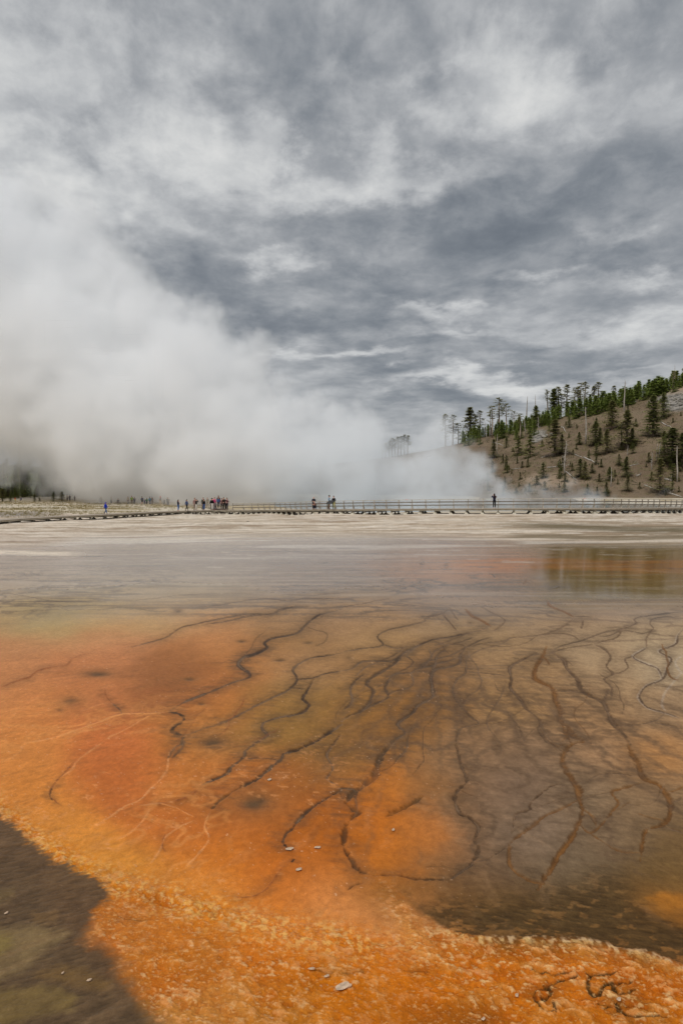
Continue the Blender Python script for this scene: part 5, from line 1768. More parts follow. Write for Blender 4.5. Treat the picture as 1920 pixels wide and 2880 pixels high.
far_root, far_path = boardwalk("boardwalk", CT3, "distant low boardwalk running back into the steam behind the turf", 2.4, -1, 1.75, (0, 6), 3, False, True)
# a pale strip and a pink scrap fixed on the top rail
for (px, wpx, c, lab) in [(1371, 15, (0.72, 0.74, 0.68), "pale strip fixed on the top rail left of the person in navy"), (1642, 8, (0.75, 0.42, 0.38), "small pinkish scrap fixed on the top rail at the right"), (1143, 7, (0.72, 0.45, 0.40), "small pinkish scrap fixed on the top rail at the middle")]:
    i = min(range(len(main_path)), key=lambda i: abs(project(*main_path[i])[0] - px))
    t, s = frame_at(main_path, i)
    b = main_path[i] - s * 1.14
    b = b + t * ((px - project(*b)[0]) / F * b.y)
    mb_ = MB()
    L_ = wpx / F * b.y / 2
    mb_.box((0, 0, 0), t * L_, s * .104, Vector((0, 0, .035)))
    mb_.box((0, 0, .037), t * (L_ - .02), s * .07, Vector((0, 0, .004)))
    o = mb_.build("rail_plate", material("plate_paint", c, .6, .08, 5))
    o.location = b + Vector((0, 0, 1.062))
    tag(o, lab, "plate")

# interpretive panel: a sloping board on two legs, seen from its back
def on_path(path, px, side=0.0):
    best = None
    for i in range(len(path) - 1):
        for q in (0, .25, .5, .75):
            p = path[i].lerp(path[i + 1], q)
            t, s = frame_at(path, i)
            p = p + s * side
            e = abs(project(*p)[0] - px)
            if best is None or e < best[0]:
                best = (e, p.copy(), t.copy(), s.copy())
    return best[1], best[2], best[3]


p, t, s = on_path(main_path, 929, .75)
panel = empty("information_panel", p)
tag(panel, "black sloping information panel on two thin legs, in front of the pair on the boardwalk", "sign")
m_black = material("dark_panel", (0.022, 0.020, 0.019), .5, .2, 4)
m_leg = material("dark_green_metal", (0.03, 0.045, 0.043), .5, .2, 4)
hw = 24 / F * p.y / 2
mb_ = MB()
nrm = (s * .75 + Vector((0, 0, 1))).normalized()
slope = t.cross(nrm).normalized()
mb_.box(Vector((0, 0, .93)), t * hw, slope * .30, nrm * .02)
mb_.build("panel_board", m_black, panel)
fr = MB()
for sg in (-1, 1):
    fr.box(Vector((0, 0, .93)) + t * sg * (hw + .018), t * .016, slope * .32, nrm * .03)
    fr.box(Vector((0, 0, .93)) + slope * sg * .317, t * hw, slope * .016, nrm * .03)
fr.build("frame", m_leg, panel)
for sg in (-1, 1):
    lg = MB()
    lg.box(t * sg * (hw - .06) + Vector((0, 0, .45)), t * .03, s * .03, Vector((0, 0, .45)))
    lg.build("leg", m_leg, panel)

# ------------------------------------------------------------------ people


def skin(name, verts, edges, root=0, sub=1):
    """grow one continuous surface over a skeleton of (point, radius)"""
    me = bpy.data.meshes.new(name + "_sk")
    me.from_pydata([v_[0] for v_ in verts], edges, [])
    o = bpy.data.objects.new(name + "_sk", me)
    COL.objects.link(o)
    sm = o.modifiers.new("skin", 'SKIN')
    sm.use_smooth_shade = True
    if not me.skin_vertices:
        return None
    for i, sv in enumerate(me.skin_vertices[0].data):
        r = verts[i][1]
        sv.radius = (r, r) if not isinstance(r, tuple) else r
        sv.use_root = (i == root)
    ss = o.modifiers.new("sub", 'SUBSURF')
    ss.levels = ss.render_levels = sub
    dg = bpy.context.evaluated_depsgraph_get()
    res = bpy.data.meshes.new_from_object(o.evaluated_get(dg), depsgraph=dg)
    res.name = name
    bpy.data.objects.remove(o)
    bpy.data.meshes.remove(me)
    return res


def shell(name, balls, hole, hr):
    """rounded shell of overlapping ovals with the face left open"""
    bm = bmesh.new()
    for (c, r) in balls:
        rs = bmesh.ops.create_uvsphere(bm, u_segments=14, v_segments=10, radius=1)
        for v_ in rs['verts']:
            v_.co = Vector((v_.co.x * r[0], v_.co.y * r[1], v_.co.z * r[2])) + c
    bmesh.ops.delete(bm, geom=[v_ for v_ in bm.verts if (v_.co - hole).length < hr], context='VERTS')
    for f_ in bm.faces:
        f_.smooth = True
    me = bpy.data.meshes.new(name)
    bm.to_mesh(me)
    bm.free()
    return me


def V3(x, y, z): return Vector((x, y, z))


def joints(pose):
    """one point per joint; the person faces -Y"""
    J = dict(pel=V3(0, 0, .95), sp=V3(0, .01, 1.08), ch=V3(0, .015, 1.30), nk=V3(0, .01, 1.47), h0=V3(0, -.015, 1.56), h1=V3(0, -.02, 1.66))
    for n_, s in (('l', -1), ('r', 1)):
        J['sh' + n_] = V3(.17 * s, .015, 1.41)
        J['el' + n_] = V3(.24 * s, .05, 1.14)
        J['wr' + n_] = V3(.24 * s, -.06, .91)
        J['hp' + n_] = V3(.09 * s, 0, .90)
        J['kn' + n_] = V3(.10 * s, -.02, .50)
        J['an' + n_] = V3(.10 * s, .03, .08)
        J['to' + n_] = V3(.12 * s, -.13, .035)
    if pose == 'walk':
        J['knl'], J['anl'], J['tol'] = V3(-.09, -.16, .52), V3(-.09, -.26, .10), V3(-.10, -.42, .07)
        J['knr'], J['anr'], J['tor'] = V3(.09, .08, .50), V3(.09, .30, .12), V3(.10, .16, .035)
        J['ell'], J['wrl'] = V3(-.23, .14, 1.16), V3(-.22, .10, .92)
        J['elr'], J['wrr'] = V3(.23, -.05, 1.15), V3(.20, -.24, .98)
    if pose == 'photo':
        for n_, s in (('l', -1), ('r', 1)):
            J['el' + n_] = V3(.29 * s, -.16, 1.30)
            J['wr' + n_] = V3(.10 * s, -.23, 1.53)
    if pose == 'one_arm':
        J['elr'], J['wrr'] = V3(.33, -.06, 1.33), V3(.15, -.17, 1.55)
        J['ell'], J['wrl'] = V3(-.30, -.14, 1.33), V3(-.07, -.22, 1.56)
    if pose == 'hold':
        for n_, s in (('l', -1), ('r', 1)):
            J['el' + n_] = V3(.25 * s, .03, 1.15)
            J['wr' + n_] = V3(.09 * s, -.24, 1.13)
    if pose == 'lean':
        for k in ('sp', 'ch', 'nk', 'h0', 'h1', 'shl', 'shr'):
            J[k] = J[k] + V3(-.16 * (J[k].z - .95), -.10 * (J[k].z - .95), 0)
        J['elr'], J['wrr'] = V3(.36, -.10, 1.22), V3(.62, -.12, 1.12)
        J['ell'], J['wrl'] = V3(-.30, -.05, 1.16), V3(-.18, -.22, 1.08)
        J['anr'], J['tor'], J['knr'] = V3(.16, .03, .08), V3(.20, -.12, .035), V3(.13, -.02, .5)
    if pose == 'crouch':
        J.update(pel=V3(0, .14, .36), sp=V3(0, .12, .48), ch=V3(0, .02, .68), nk=V3(0, -.05, .82), h0=V3(0, -.09, .89), h1=V3(0, -.11, .99))
        for n_, s in (('l', -1), ('r', 1)):
            J['sh' + n_] = V3(.17 * s, -.03, .77)
            J['el' + n_] = V3(.25 * s, -.20, .56)
            J['wr' + n_] = V3(.12 * s, -.38, .66)
            J['hp' + n_] = V3(.10 * s, .12, .34)
            J['kn' + n_] = V3(.17 * s, -.24, .50)
            J['an' + n_] = V3(.14 * s, .0, .09)
            J['to' + n_] = V3(.16 * s, -.16, .035)
    if pose == 'sit':
        for k in list(J):
            if k[:2] not in ('kn', 'an', 'to'):
                J[k] = J[k] + V3(0, .10, -.43)
        for n_, s in (('l', -1), ('r', 1)):
            J['kn' + n_] = V3(.11 * s, -.30, .50)
            J['an' + n_] = V3(.11 * s, -.28, .08)
            J['to' + n_] = V3(.12 * s, -.44, .035)
            J['wr' + n_] = V3(.12 * s, -.18, .60)
            J['el' + n_] = V3(.24 * s, .06, .72)
    return J


def limb_set(J, spec):
    verts, edges, ix = [], [], {}
    for (n_, r, par) in spec:
        p = J[n_] if isinstance(n_, str) else n_[1]
        key = n_ if isinstance(n_, str) else n_[0]
        ix[key] = len(verts)
        verts.append((tuple(p), r))
        if par is not None:
            edges.append((ix[par], ix[key]))
    return verts, edges


def make_pose(pose):
    J = joints(pose)
    spec = [('pel', (.125, .09), None), ('sp', (.12, .085), 'pel'), ('ch', (.14, .095), 'sp'), ('nk', .052, 'ch'), ('h0', (.068, .078), 'nk'), ('h1', (.075, .088), 'h0')]
    hd = (J['h1'] - J['h0']).normalized()
    spec.append((('hx', J['h1'] + hd * .07), (.045, .055), 'h1'))
    spec.append((('nose', J['h0'] + hd * .035 + V3(0, -.105, 0)), .014, 'h0'))
    for s in (-1, 1):
        spec.append((('ear%d' % s, J['h0'] + hd * .045 + V3(.082 * s, .01, 0)), .016, 'h0'))
    for n_, s in (('l', -1), ('r', 1)):
        spec += [('sh' + n_, .055, 'ch'), ('el' + n_, .042, 'sh' + n_), ('wr' + n_, .028, 'el' + n_)]
        d = (J['wr' + n_] - J['el' + n_]).normalized()
        u = d.cross(V3(s, 0.2, 0.3)).normalized()
        w = d.cross(u)
        pm = J['wr' + n_] + d * .065
        spec.append((('pm' + n_, pm), (.036, .018), 'wr' + n_))
        for q, (o_, L) in enumerate(((-.030, .060), (-.010, .072), (.010, .068), (.028, .052))):
            k0 = pm + u * o_ + d * .03
            spec.append((('f%s%d' % (n_, q), k0), .010, 'pm' + n_))
            spec.append((('g%s%d' % (n_, q), k0 + d * L * .55 + w * .008), .009, 'f%s%d' % (n_, q)))
            spec.append((('t%s%d' % (n_, q), k0 + d * L + w * .026), .007, 'g%s%d' % (n_, q)))
        spec.append((('th' + n_, J['wr' + n_] + d * .045 - u * .045), .012, 'pm' + n_))
        spec.append((('tt' + n_, J['wr' + n_] + d * .085 - u * .062 + w * .01), .009, 'th' + n_))
        spec += [('hp' + n_, .085, 'pel'), ('kn' + n_, .058, 'hp' + n_), ('an' + n_, .036, 'kn' + n_), ('to' + n_, (.038, .026), 'an' + n_)]
    M = {'body': skin('body', *limb_set(J, spec))}
    arms = []
    for n_ in 'lr':
        cuff = J['el' + n_].lerp(J['wr' + n_], .93)
        arms += [('sh' + n_, .082, 'ch'), ('el' + n_, .062, 'sh' + n_), (('cf' + n_, cuff), .046, 'el' + n_)]
    hem = J['pel'] + (J['pel'] - J['sp']) * (.35 if pose not in ('sit', 'crouch') else .1)
    M['jacket'] = skin('jacket', *limb_set(J, [('ch', (.17, .12), None), ('sp', (.155, .115), 'ch'), ('pel', (.165, .125), 'sp'), (('hem', hem), (.17, .13), 'pel'), (('col', J['nk'] - V3(0, 0, .03)), .075, 'ch')] + arms))
    low = J['pel'] + V3(0, 0, -.30) if pose not in ('sit', 'crouch') else hem
    M['coat'] = skin('coat', *limb_set(J, [('ch', (.18, .125), None), ('sp', (.165, .125), 'ch'), ('pel', (.175, .135), 'sp'), (('hem', low), (.185, .15), 'pel'), (('col', J['nk'] - V3(0, 0, .03)), .08, 'ch')] + arms))
    lg = []
    for n_ in 'lr':
        lg += [('hp' + n_, .105, 'pel'), ('kn' + n_, .078, 'hp' + n_), (('ank' + n_, J['kn' + n_].lerp(J['an' + n_], .92)), .062, 'kn' + n_)]
    M['trousers'] = skin('trousers', *limb_set(J, [('pel', (.145, .108), None)] + lg))
    lg = []
    for n_ in 'lr':
        lg += [('hp' + n_, .105, 'pel'), (('kk' + n_, J['hp' + n_].lerp(J['kn' + n_], .85)), .085, 'hp' + n_)]
    M['shorts'] = skin('shorts', *limb_set(J, [('pel', (.145, .108), None)] + lg))
    for n_ in 'lr':
        t_ = J['to' + n_]
        a_ = J['an' + n_]
        M['shoe' + n_] = skin('shoe', *limb_set({'a': a_ + V3(0, 0, -.02), 'h': a_ + V3(0, .035, -.035), 't': t_ + V3(0, 0, .005)}, [('a', .05, None), ('h', (.05, .045), 'a'), ('t', (.052, .036), 'a')]))
    up_, bk = hd, V3(0, 1, 0)
    hc = J['h1'] + up_ * .005
    M['hair'] = shell('hair', [(hc + bk * .016 + up_ * .022, (.092, .104, .098))], hc + V3(0, -.125, 0) - up_ * .055, .085)
    M['long_hair'] = shell('long_hair', [(hc + bk * .016 + up_ * .022, (.096, .108, .100)), (J['nk'] + bk * .065 + up_ * .05, (.092, .062, .16)), (J['ch'] + bk * .125 + V3(0, 0, .10), (.065, .04, .15))], hc + V3(0, -.125, 0) - up_ * .055, .085)
    M['hood'] = shell('hood', [(hc + bk * .02 + up_ * .012, (.118, .130, .132)), (J['nk'] + bk * .02 + up_ * .02, (.115, .105, .09))], hc + V3(0, -.14, 0) - up_ * .02, .085)
    M['backpack'] = skin('backpack', *limb_set({'a': J['ch'] + bk * .17 + V3(0, 0, .05), 'b': J['sp'] + bk * .18}, [('a', (.13, .09), None), ('b', (.14, .10), 'a')]))
    M['_top'] = J['h1'].z + .11
    return M


POSES = {k: make_pose(k) for k in ('stand', 'walk', 'photo', 'one_arm', 'hold', 'lean', 'crouch', 'sit')}
PAINT = {}


def cloth(c):
    if c not in PAINT:
        PAINT[c] = material("skin" if c in SKINS else "cloth", lin(c), .85 if c not in SKINS else .6, .15, 8, 0, .2)
    return PAINT[c]


SKINS = {(224, 172, 148), (196, 140, 112), (150, 104, 80)}
FAIR, TAN = (224, 172, 148), (196, 140, 112)


def person(loc, h, face, pose, label, top, legs, hair=(40, 28, 22), shoes=(60, 55, 52), skin_c=FAIR, long_top=False, hairdo='hair', extra=None, short=False, bare=False):
    """face: direction the person looks, degrees; 0 = towards the camera, 90 = to the right in the photo"""
    M = POSES[pose]
    o = empty("person", loc, R(face))
    k = h / (M['_top'] if pose in ('crouch', 'sit') else 1.77)
    o.scale = (k, k, k)
    tag(o, label, "person")
    parts = [('body', 'body', skin_c), ('coat' if long_top else 'jacket', 'coat' if long_top else 'jacket', top), ('shorts' if short else 'trousers', 'shorts' if short else 'trousers', legs)]
    if hairdo:
        parts.append((hairdo, hairdo, hair))
    if not bare:
        parts += [('shoe', 'shoel', shoes), ('shoe', 'shoer', shoes)]
    for e in extra or ():
        parts.append((e[0], e[1], e[2]))
    for nm, key, c in parts:
        me = M[key]
        if not me.materials:
            me.materials.append(None)
        q = bpy.data.objects.new(nm, me)
        COL.objects.link(q)
        q.parent = o
        q.material_slots[0].link = 'OBJECT'
        q.material_slots[0].material = cloth(c)
    return o


def walker(path, px, side, hpx, face, pose, label, top, legs, **kw):
    p, t, s = on_path(path, px, side)
    return person(p + Vector((0, 0, .002)), hpx / F * p.y, face, pose, label, top, legs, **kw)


# --- on the low boardwalk and the platform
walker(low_path, 298, .1, 33, 75, 'walk', "child in a bright blue hooded jacket and jeans walking alone on the low boardwalk", (26, 60, 190), (56, 92, 140), hairdo='hood', hair=(26, 60, 190))
walker(low_path, 503, .3, 32, 80, 'hold', "long-haired person in navy jacket and blue jeans, leftmost of the platform row", (24, 26, 52), (84, 118, 176), hairdo='long_hair', hair=(18, 16, 20), shoes=(205, 150, 130), long_top=True)
walker(main_path, 526, .3, 32, 70, 'walk', "person in a long slate-blue coat and dark trousers striding right on the boardwalk", (66, 84, 124), (48, 48, 46), hairdo='long_hair', hair=(20, 18, 20), long_top=True)
walker(main_path, 553, .3, 32, 60, 'photo', "person with black top, white trousers and a camera raised to the face", (30, 28, 28), (222, 216, 204), hair=(24, 20, 20), shoes=(226, 222, 214))
walker(main_path, 549, -.8, 35, 40, 'stand', "person with a greyish pink top standing behind the one with white trousers", (166, 130, 122), (140, 120, 112), hair=(150, 120, 100))
walker(main_path, 573, .3, 31, 30, 'stand', "person in a long black coat over blue jeans and pale shoes", (22, 20, 22), (70, 100, 156), hairdo='long_hair', hair=(20, 18, 18), long_top=True, shoes=(214, 206, 194))
walker(main_path, 573, -.8, 36, 180, 'stand', "person in an olive grey jacket behind the long black coat", (92, 90, 76), (90, 84, 76), hair=(150, 132, 120))
walker(main_path, 594, .3, 34, 170, 'stand', "person in a big black jacket and white trousers, back to the viewer", (22, 20, 22), (224, 216, 208), hair=(20, 18, 18), shoes=(220, 214, 206))
walker(main_path, 599, .1, 33.5, 190, 'stand', "person in dark jacket and dark trousers pressed beside the big black jacket", (34, 30, 34), (34, 34, 46), hair=(20, 18, 20))
walker(main_path, 605, -.7, 36, 160, 'stand', "person in a bright pink top behind the grey-jacketed child", (206, 84, 128), (110, 96, 100), hair=(180, 150, 130))
walker(main_path, 604, .5, 24, 175, 'walk', "child in a grey jacket with red shoes before the pink top", (120, 112, 112), (70, 66, 78), hair=(60, 46, 40), shoes=(170, 50, 44))
walker(main_path, 631, .3, 36, 15, 'lean', "tall person in dark brown jacket and black trousers leaning an arm on the rail", (46, 34, 30), (26, 24, 26), hair=(34, 26, 22))
walker(far_path, 615, .3, 33, 10, 'stand', "person with dark hair and dark green jacket behind the railing's left end", (44, 44, 38), (50, 48, 48), hairdo='long_hair', hair=(20, 18, 20))
walker(far_path, 621, -.2, 31, 20, 'stand', "person in a blue top behind the railing, second from its left end", (74, 96, 140), (60, 60, 70), hair=(24, 20, 20))
p_, t_, s_ = on_path(main_path, 627, -.55)
person(p_, 33 / F * p_.y, 0, 'stand', "person in a brownish red top half hidden by the tall leaning person", (132, 92, 86), (70, 60, 60), hair=(60, 40, 32))
p_, t_, s_ = on_path(main_path, 642, -.5)
person(p_, 34 / F * p_.y, -20, 'hold', "brown-haired person in dusky pink top at the rail, right of the leaning one", (160, 116, 118), (70, 60, 64), hairdo='long_hair', hair=(52, 34, 28))
walker(far_path, 584, 0, 26, 0, 'stand', "faint beige figure in the steam behind the group on the boardwalk", (150, 142, 126), (160, 150, 134), hair=(120, 100, 86))
# --- on the railed boardwalk
walker(main_path, 882.5, -.2, 36, 0, 'hold', "bald person in a dark jacket standing behind a crouching one", (24, 28, 44), (40, 44, 60), hairdo=None)
walker(main_path, 884.5, .55, 23, -25, 'crouch', "grey-haired person crouching with a camera in front of the bald one", (104, 76, 66), (30, 32, 48), hair=(176, 166, 156))
walker(main_path, 927, -.15, 40, 80, 'stand', "person in a pale blue shirt and brown trousers behind the information panel", (146, 168, 188), (120, 84, 54), hair=(30, 26, 22), skin_c=TAN)
walker(main_path, 937, -.15, 38, -20, 'hold', "person in black jacket and pale yellow trousers at the panel's right end", (28, 24, 26), (206, 200, 134), hair=(34, 26, 22))
walker(main_path, 1393.5, .15, 42, 180, 'one_arm', "person in navy top and black leggings seen from behind, alone, raising a camera", (22, 22, 48), (24, 20, 26), hairdo='long_hair', hair=(44, 26, 22), bare=True)
# --- on the far boardwalk, in the steam
FAR = [(283, 22, 0, 'stand', "pale grey figure in jeans in the steam, left of a dark-legged one", (150, 146, 142), (110, 124, 150)), (287.5, 20, 20, 'stand', "dark-legged figure in grey top in the steam beside the jeans", (146, 136, 136), (46, 42, 42)),
       (315, 22, 70, 'hold', "figure in a white top standing alone in the steam", (214, 212, 204), (122, 118, 118)), (359, 23, 60, 'walk', "figure in a cream coat walking in the steam", (206, 196, 180), (150, 150, 156)),
       (372, 25, 10, 'stand', "figure in a lime green jacket on the far boardwalk", (150, 176, 84), (118, 104, 90)), (380, 22, 0, 'stand', "figure in grey beside the lime green jacket", (120, 118, 124), (92, 92, 104)),
       (399, 24, 180, 'stand', "figure in a slate jacket and bare calves on the far boardwalk", (96, 100, 114), (104, 104, 98)), (406.5, 16, 0, 'walk', "small child in a violet-grey jacket on the far boardwalk", (100, 96, 132), (96, 96, 116)),
       (414, 20, 30, 'walk', "figure in a green top stepping along the far boardwalk", (92, 136, 92), (84, 86, 92)), (420.5, 23, 60, 'walk', "figure in a sky-blue top on the far boardwalk", (98, 148, 172), (92, 98, 118)),
       (428, 24, 60, 'hold', "figure in grey-brown with pale blue hat behind the sky-blue top", (150, 138, 128), (160, 150, 140)), (452, 26, -60, 'hold', "figure in a red hooded top and dark coat with beige trousers", (84, 70, 62), (196, 176, 150)),
       (464, 18, -30, 'walk', "dark child walking behind the red hood", (62, 62, 64), (64, 62, 62)), (470.5, 23, 10, 'stand', "dark grey figure next to the yellow-strapped one", (80, 76, 78), (92, 98, 120)),
       (475, 22, 20, 'walk', "dark figure with a yellow bag on the far boardwalk", (108, 96, 84), (62, 60, 66))]
for (px, hp, fc, po, lab, tp, lg_) in FAR:
    kw = {}
    if 'red hooded' in lab:
        kw = dict(hairdo='hood', hair=(206, 44, 62), long_top=True)
    elif 'pale blue hat' in lab:
        kw = dict(hair=(150, 190, 200))
    elif 'yellow bag' in lab:
        kw = dict(extra=[('backpack', 'backpack', (206, 170, 44))])
    elif 'bare calves' in lab:
        kw = dict(short=True)
    elif 'cream coat' in lab:
        kw = dict(long_top=True)
    walker(far_path, px, random.uniform(-.5, .5), hp, fc, po, lab, tp, lg_, **kw)
# a bench on the far boardwalk with someone resting on it
p_, t_, s_ = on_path(far_path, 334, .2)
bench = empty("bench", p_)
tag(bench, "plain dark bench on the far boardwalk in the steam", "bench")
b_ = MB(); b_.box((0, 0, .43), t_ * .75, s_ * .18, Vector((0, 0, .025))); b_.build("seat", m_post, bench)
for sg in (-1, 1):
    b_ = MB(); b_.box(t_ * sg * .6 + Vector((0, 0, .2)), t_ * .05, s_ * .15, Vector((0, 0, .2))); b_.build("leg", m_post, bench)
person(p_ + Vector((0, 0, .0)) + s_ * -.02, 1.32, 10, 'sit', "grey figure resting on the far bench in the steam", (124, 122, 126), (110, 104, 104))
for (px, py, hp, fc, po, lab, tp, lg_) in [(190, 1413.5, 17, 40, 'stand', "pale-topped figure, leftmost of three beside the brownish conifer", (190, 182, 170), (90, 84, 84)), (197, 1413.5, 17, 0, 'stand', "dark figure in the middle of three beside the brownish conifer", (92, 84, 84), (80, 74, 74)),
                                           (211, 1413.5, 15, 60, 'stand', "dark stooping figure, rightmost of three beside the brownish conifer", (54, 50, 52), (60, 56, 56)), (44, 1416, 10, 50, 'sit', "seated figure in red and yellow at the edge of the turf", (196, 84, 60), (214, 190, 80)),
                                           (60, 1416, 10, 0, 'sit', "seated figure in slate blue at the edge of the turf", (80, 92, 116), (70, 70, 74))]:
    Y = 160.
    p_ = at(px, py, Y)
    person((p_.x, Y, zg(p_.x, Y)), hp / F * Y * 1.08, fc, po, lab, tp, lg_)

# cameras held up by the photographers
for (path, px, side, k, lab) in [(main_path, 1393.5, .15, 42, "small camera held up by the person in navy"), (main_path, 553, .3, 32, "small camera held up by the person in white trousers")]:
    p_, t_, s_ = on_path(path, px, side)
    h_ = k / F * p_.y
    fc = R(180) if px > 1000 else R(60)
    fw = Vector((math.sin(fc), -math.cos(fc), 0))
    sd_ = Vector((math.cos(fc), math.sin(fc), 0))
    b_ = MB()
    b_.box((0, 0, 0), sd_ * .065, fw * .03, Vector((0, 0, .042)))
    b_.box((0, 0, .05), sd_ * .025, fw * .022, Vector((0, 0, .012)))
    b_.tube([fw * .028, fw * .10], [.034, .032], 10)
    o = b_.build("camera", m_black)
    o.location = p_ + fw * .23 * h_ / 1.77 + Vector((0, 0, 1.575 * h_ / 1.77))
    tag(o, lab, "camera")

# ------------------------------------------------------------------ small things on the mats
m_flake = material("bleached_flake", (0.52, 0.37, 0.25), .8, .3, 25, .2, .2)


def flake(px, py, wpx, hpx, rot, label):
    d = ray(px, py)
    Y = CAM_H / max(1e-3, -d.z) * d.y
    for _ in range(3):
        p = at(px, py, Y)
        Y = (CAM_H - zg(p.x, Y)) / -d.z * d.y
    p = at(px, py, Y)
    w = wpx / F * p.y * 1.02
    dep = hpx / F * p.y * math.hypot(p.y, CAM_H) / CAM_H
    r = random.Random(int(px * 7 + py))
    n_ = 11
    v_, f_ = [], []
    for z in (0, .004):
        for k in range(n_):
            a = 2 * math.pi * k / n_
            q = r.uniform(.7, 1.1)
            v_.append((math.cos(a) * w / 2 * q, math.sin(a) * dep / 2 * q, z + (.006 * math.cos(a) if z else 0)))
    f_.append(tuple(range(n_))[::-1])
    f_.append(tuple(range(n_, 2 * n_)))
    for k in range(n_):
        f_.append((k, (k + 1) % n_, n_ + (k + 1) % n_, n_ + k))
    o = obj("mineral_flake", mesh("mineral_flake", v_, f_), None, m_flake)
    o.location = p + Vector((0, 0, .010))
    o.rotation_euler = (0, 0, rot)
    tag(o, label, "flake")


for a_ in [(*C((1330, 506))[0], 24, 8, .1, "bleached flake at the tip of the dark crack in the orange mat"), (*C((1457, 500))[0], 20, 5, 0, "narrow bleached flake right of the dark crack's tip"),
           (*C((1372, 601))[0], 18, 7, .2, "bleached flake a step below the dark crack's tip"), (*C((1238, 187))[0], 12, 6, .2, "small pale flake beside the paired dark rivulets"),
           (*C((410, 1111))[0], 16, 6, .1, "small white flake on the dark mat in the lower left corner"), (*C((1430, 1058))[0], 22, 5, -.2, "slim pale flake above the big flake at the bottom"),
           (*D((5, 1140))[0], 52, 16, .35, "largest bleached flake, lying near the bottom of the orange shelf"), (*D((237, 419))[0], 9, 6, 0, "tiny white flake on the bright orange lobe"),
           (*D((804, 1182))[0], 10, 8, 0, "tiny pinkish flake left of the dark curls"), (*D((1272, 1200))[0], 14, 8, .3, "small white flake among the dark curls"),
           (*C((290, 1078))[0], 8, 6, 0, "white speck of a flake on the olive mat at lower left"), (*C((30, 802))[0], 12, 5, .5, "pale flake near the left edge on the dark mat"),
           (*D((650, 1290))[0], 12, 7, .1, "pale flake at the bottom edge left of the dark curls"), (*C((1500, 1093))[0], 16, 6, .1, "pale flake just left of the largest flake")]:
    flake(*a_)
o = obj("stone", stone_mesh(9, 3, (1, .8, .55)), None, material("dark_stone", (0.06, 0.05, 0.042), .8, .3, 6, .4, .3))
p_ = at(697, 1467, 60)
d_ = ray(697, 1467)
Y = 60.
for _ in range(6):
    p_ = at(697, 1467, Y)
    Y = (CAM_H - zg(p_.x, Y)) / -d_.z * d_.y
p_ = at(697, 1467, Y)
o.location = p_
k_ = 6 / F * p_.y
o.scale = (k_, k_ * .8, k_ * .6)
tag(o, "single dark stone on the pale flat below the boardwalk's platform", "rock")

# dry turf behind the low boardwalk
rt = np.random.default_rng(17)
v_, f_ = [], []
for k in range(5200):
    px, Y = rt.uniform(-80, 640), rt.uniform(88, 152)
    X = (px - CX) / F * Y
    if px > 430 and Y > 112 + (640 - px) * .16:
        continue
    if Y < 1.5 + np.interp(px, [-80, 0, 150, 298, 420, 520, 600, 680], [66, 72, 80, 87, 97, 106, 112, 112]):
        continue
    dd = min(((X - q.x) ** 2 + (Y - q.y) ** 2) for q in low_path[::2])
    if dd < 6 or min(((X - q.x) ** 2 + (Y - q.y) ** 2) for q in far_path[::2]) < 5:
        continue
    den = fbm(np.array([X * .09]), np.array([Y * .35]), 121, 4, .6)[0] + .12 + .25 * (Y > 118)
    if den < rt.uniform(-.05, .35):
        continue
    z = zg(X, Y)
    for q in range(5):
        a = rt.uniform(0, 6.28)
        L, hh = rt.uniform(.05, .22), rt.uniform(.10, .26)
        bx, by = X + rt.normal(0, .14), Y + rt.normal(0, .14)
        b = len(v_)
        v_ += [(bx - .03 * math.sin(a), by + .03 * math.cos(a), z), (bx + .03 * math.sin(a), by - .03 * math.cos(a), z), (bx + math.cos(a) * L, by + math.sin(a) * L, z + hh)]
        f_.append((b, b + 1, b + 2))
turf_o = obj("dry_grass", mesh("dry_grass", v_, f_), None, foliage_mat("dry_grass_blades", (0.20, 0.17, 0.065), (0.36, 0.29, 0.13)))
tag(turf_o, "dry yellowish grass tufts on the pale flat at the left", "grass", None, "stuff")

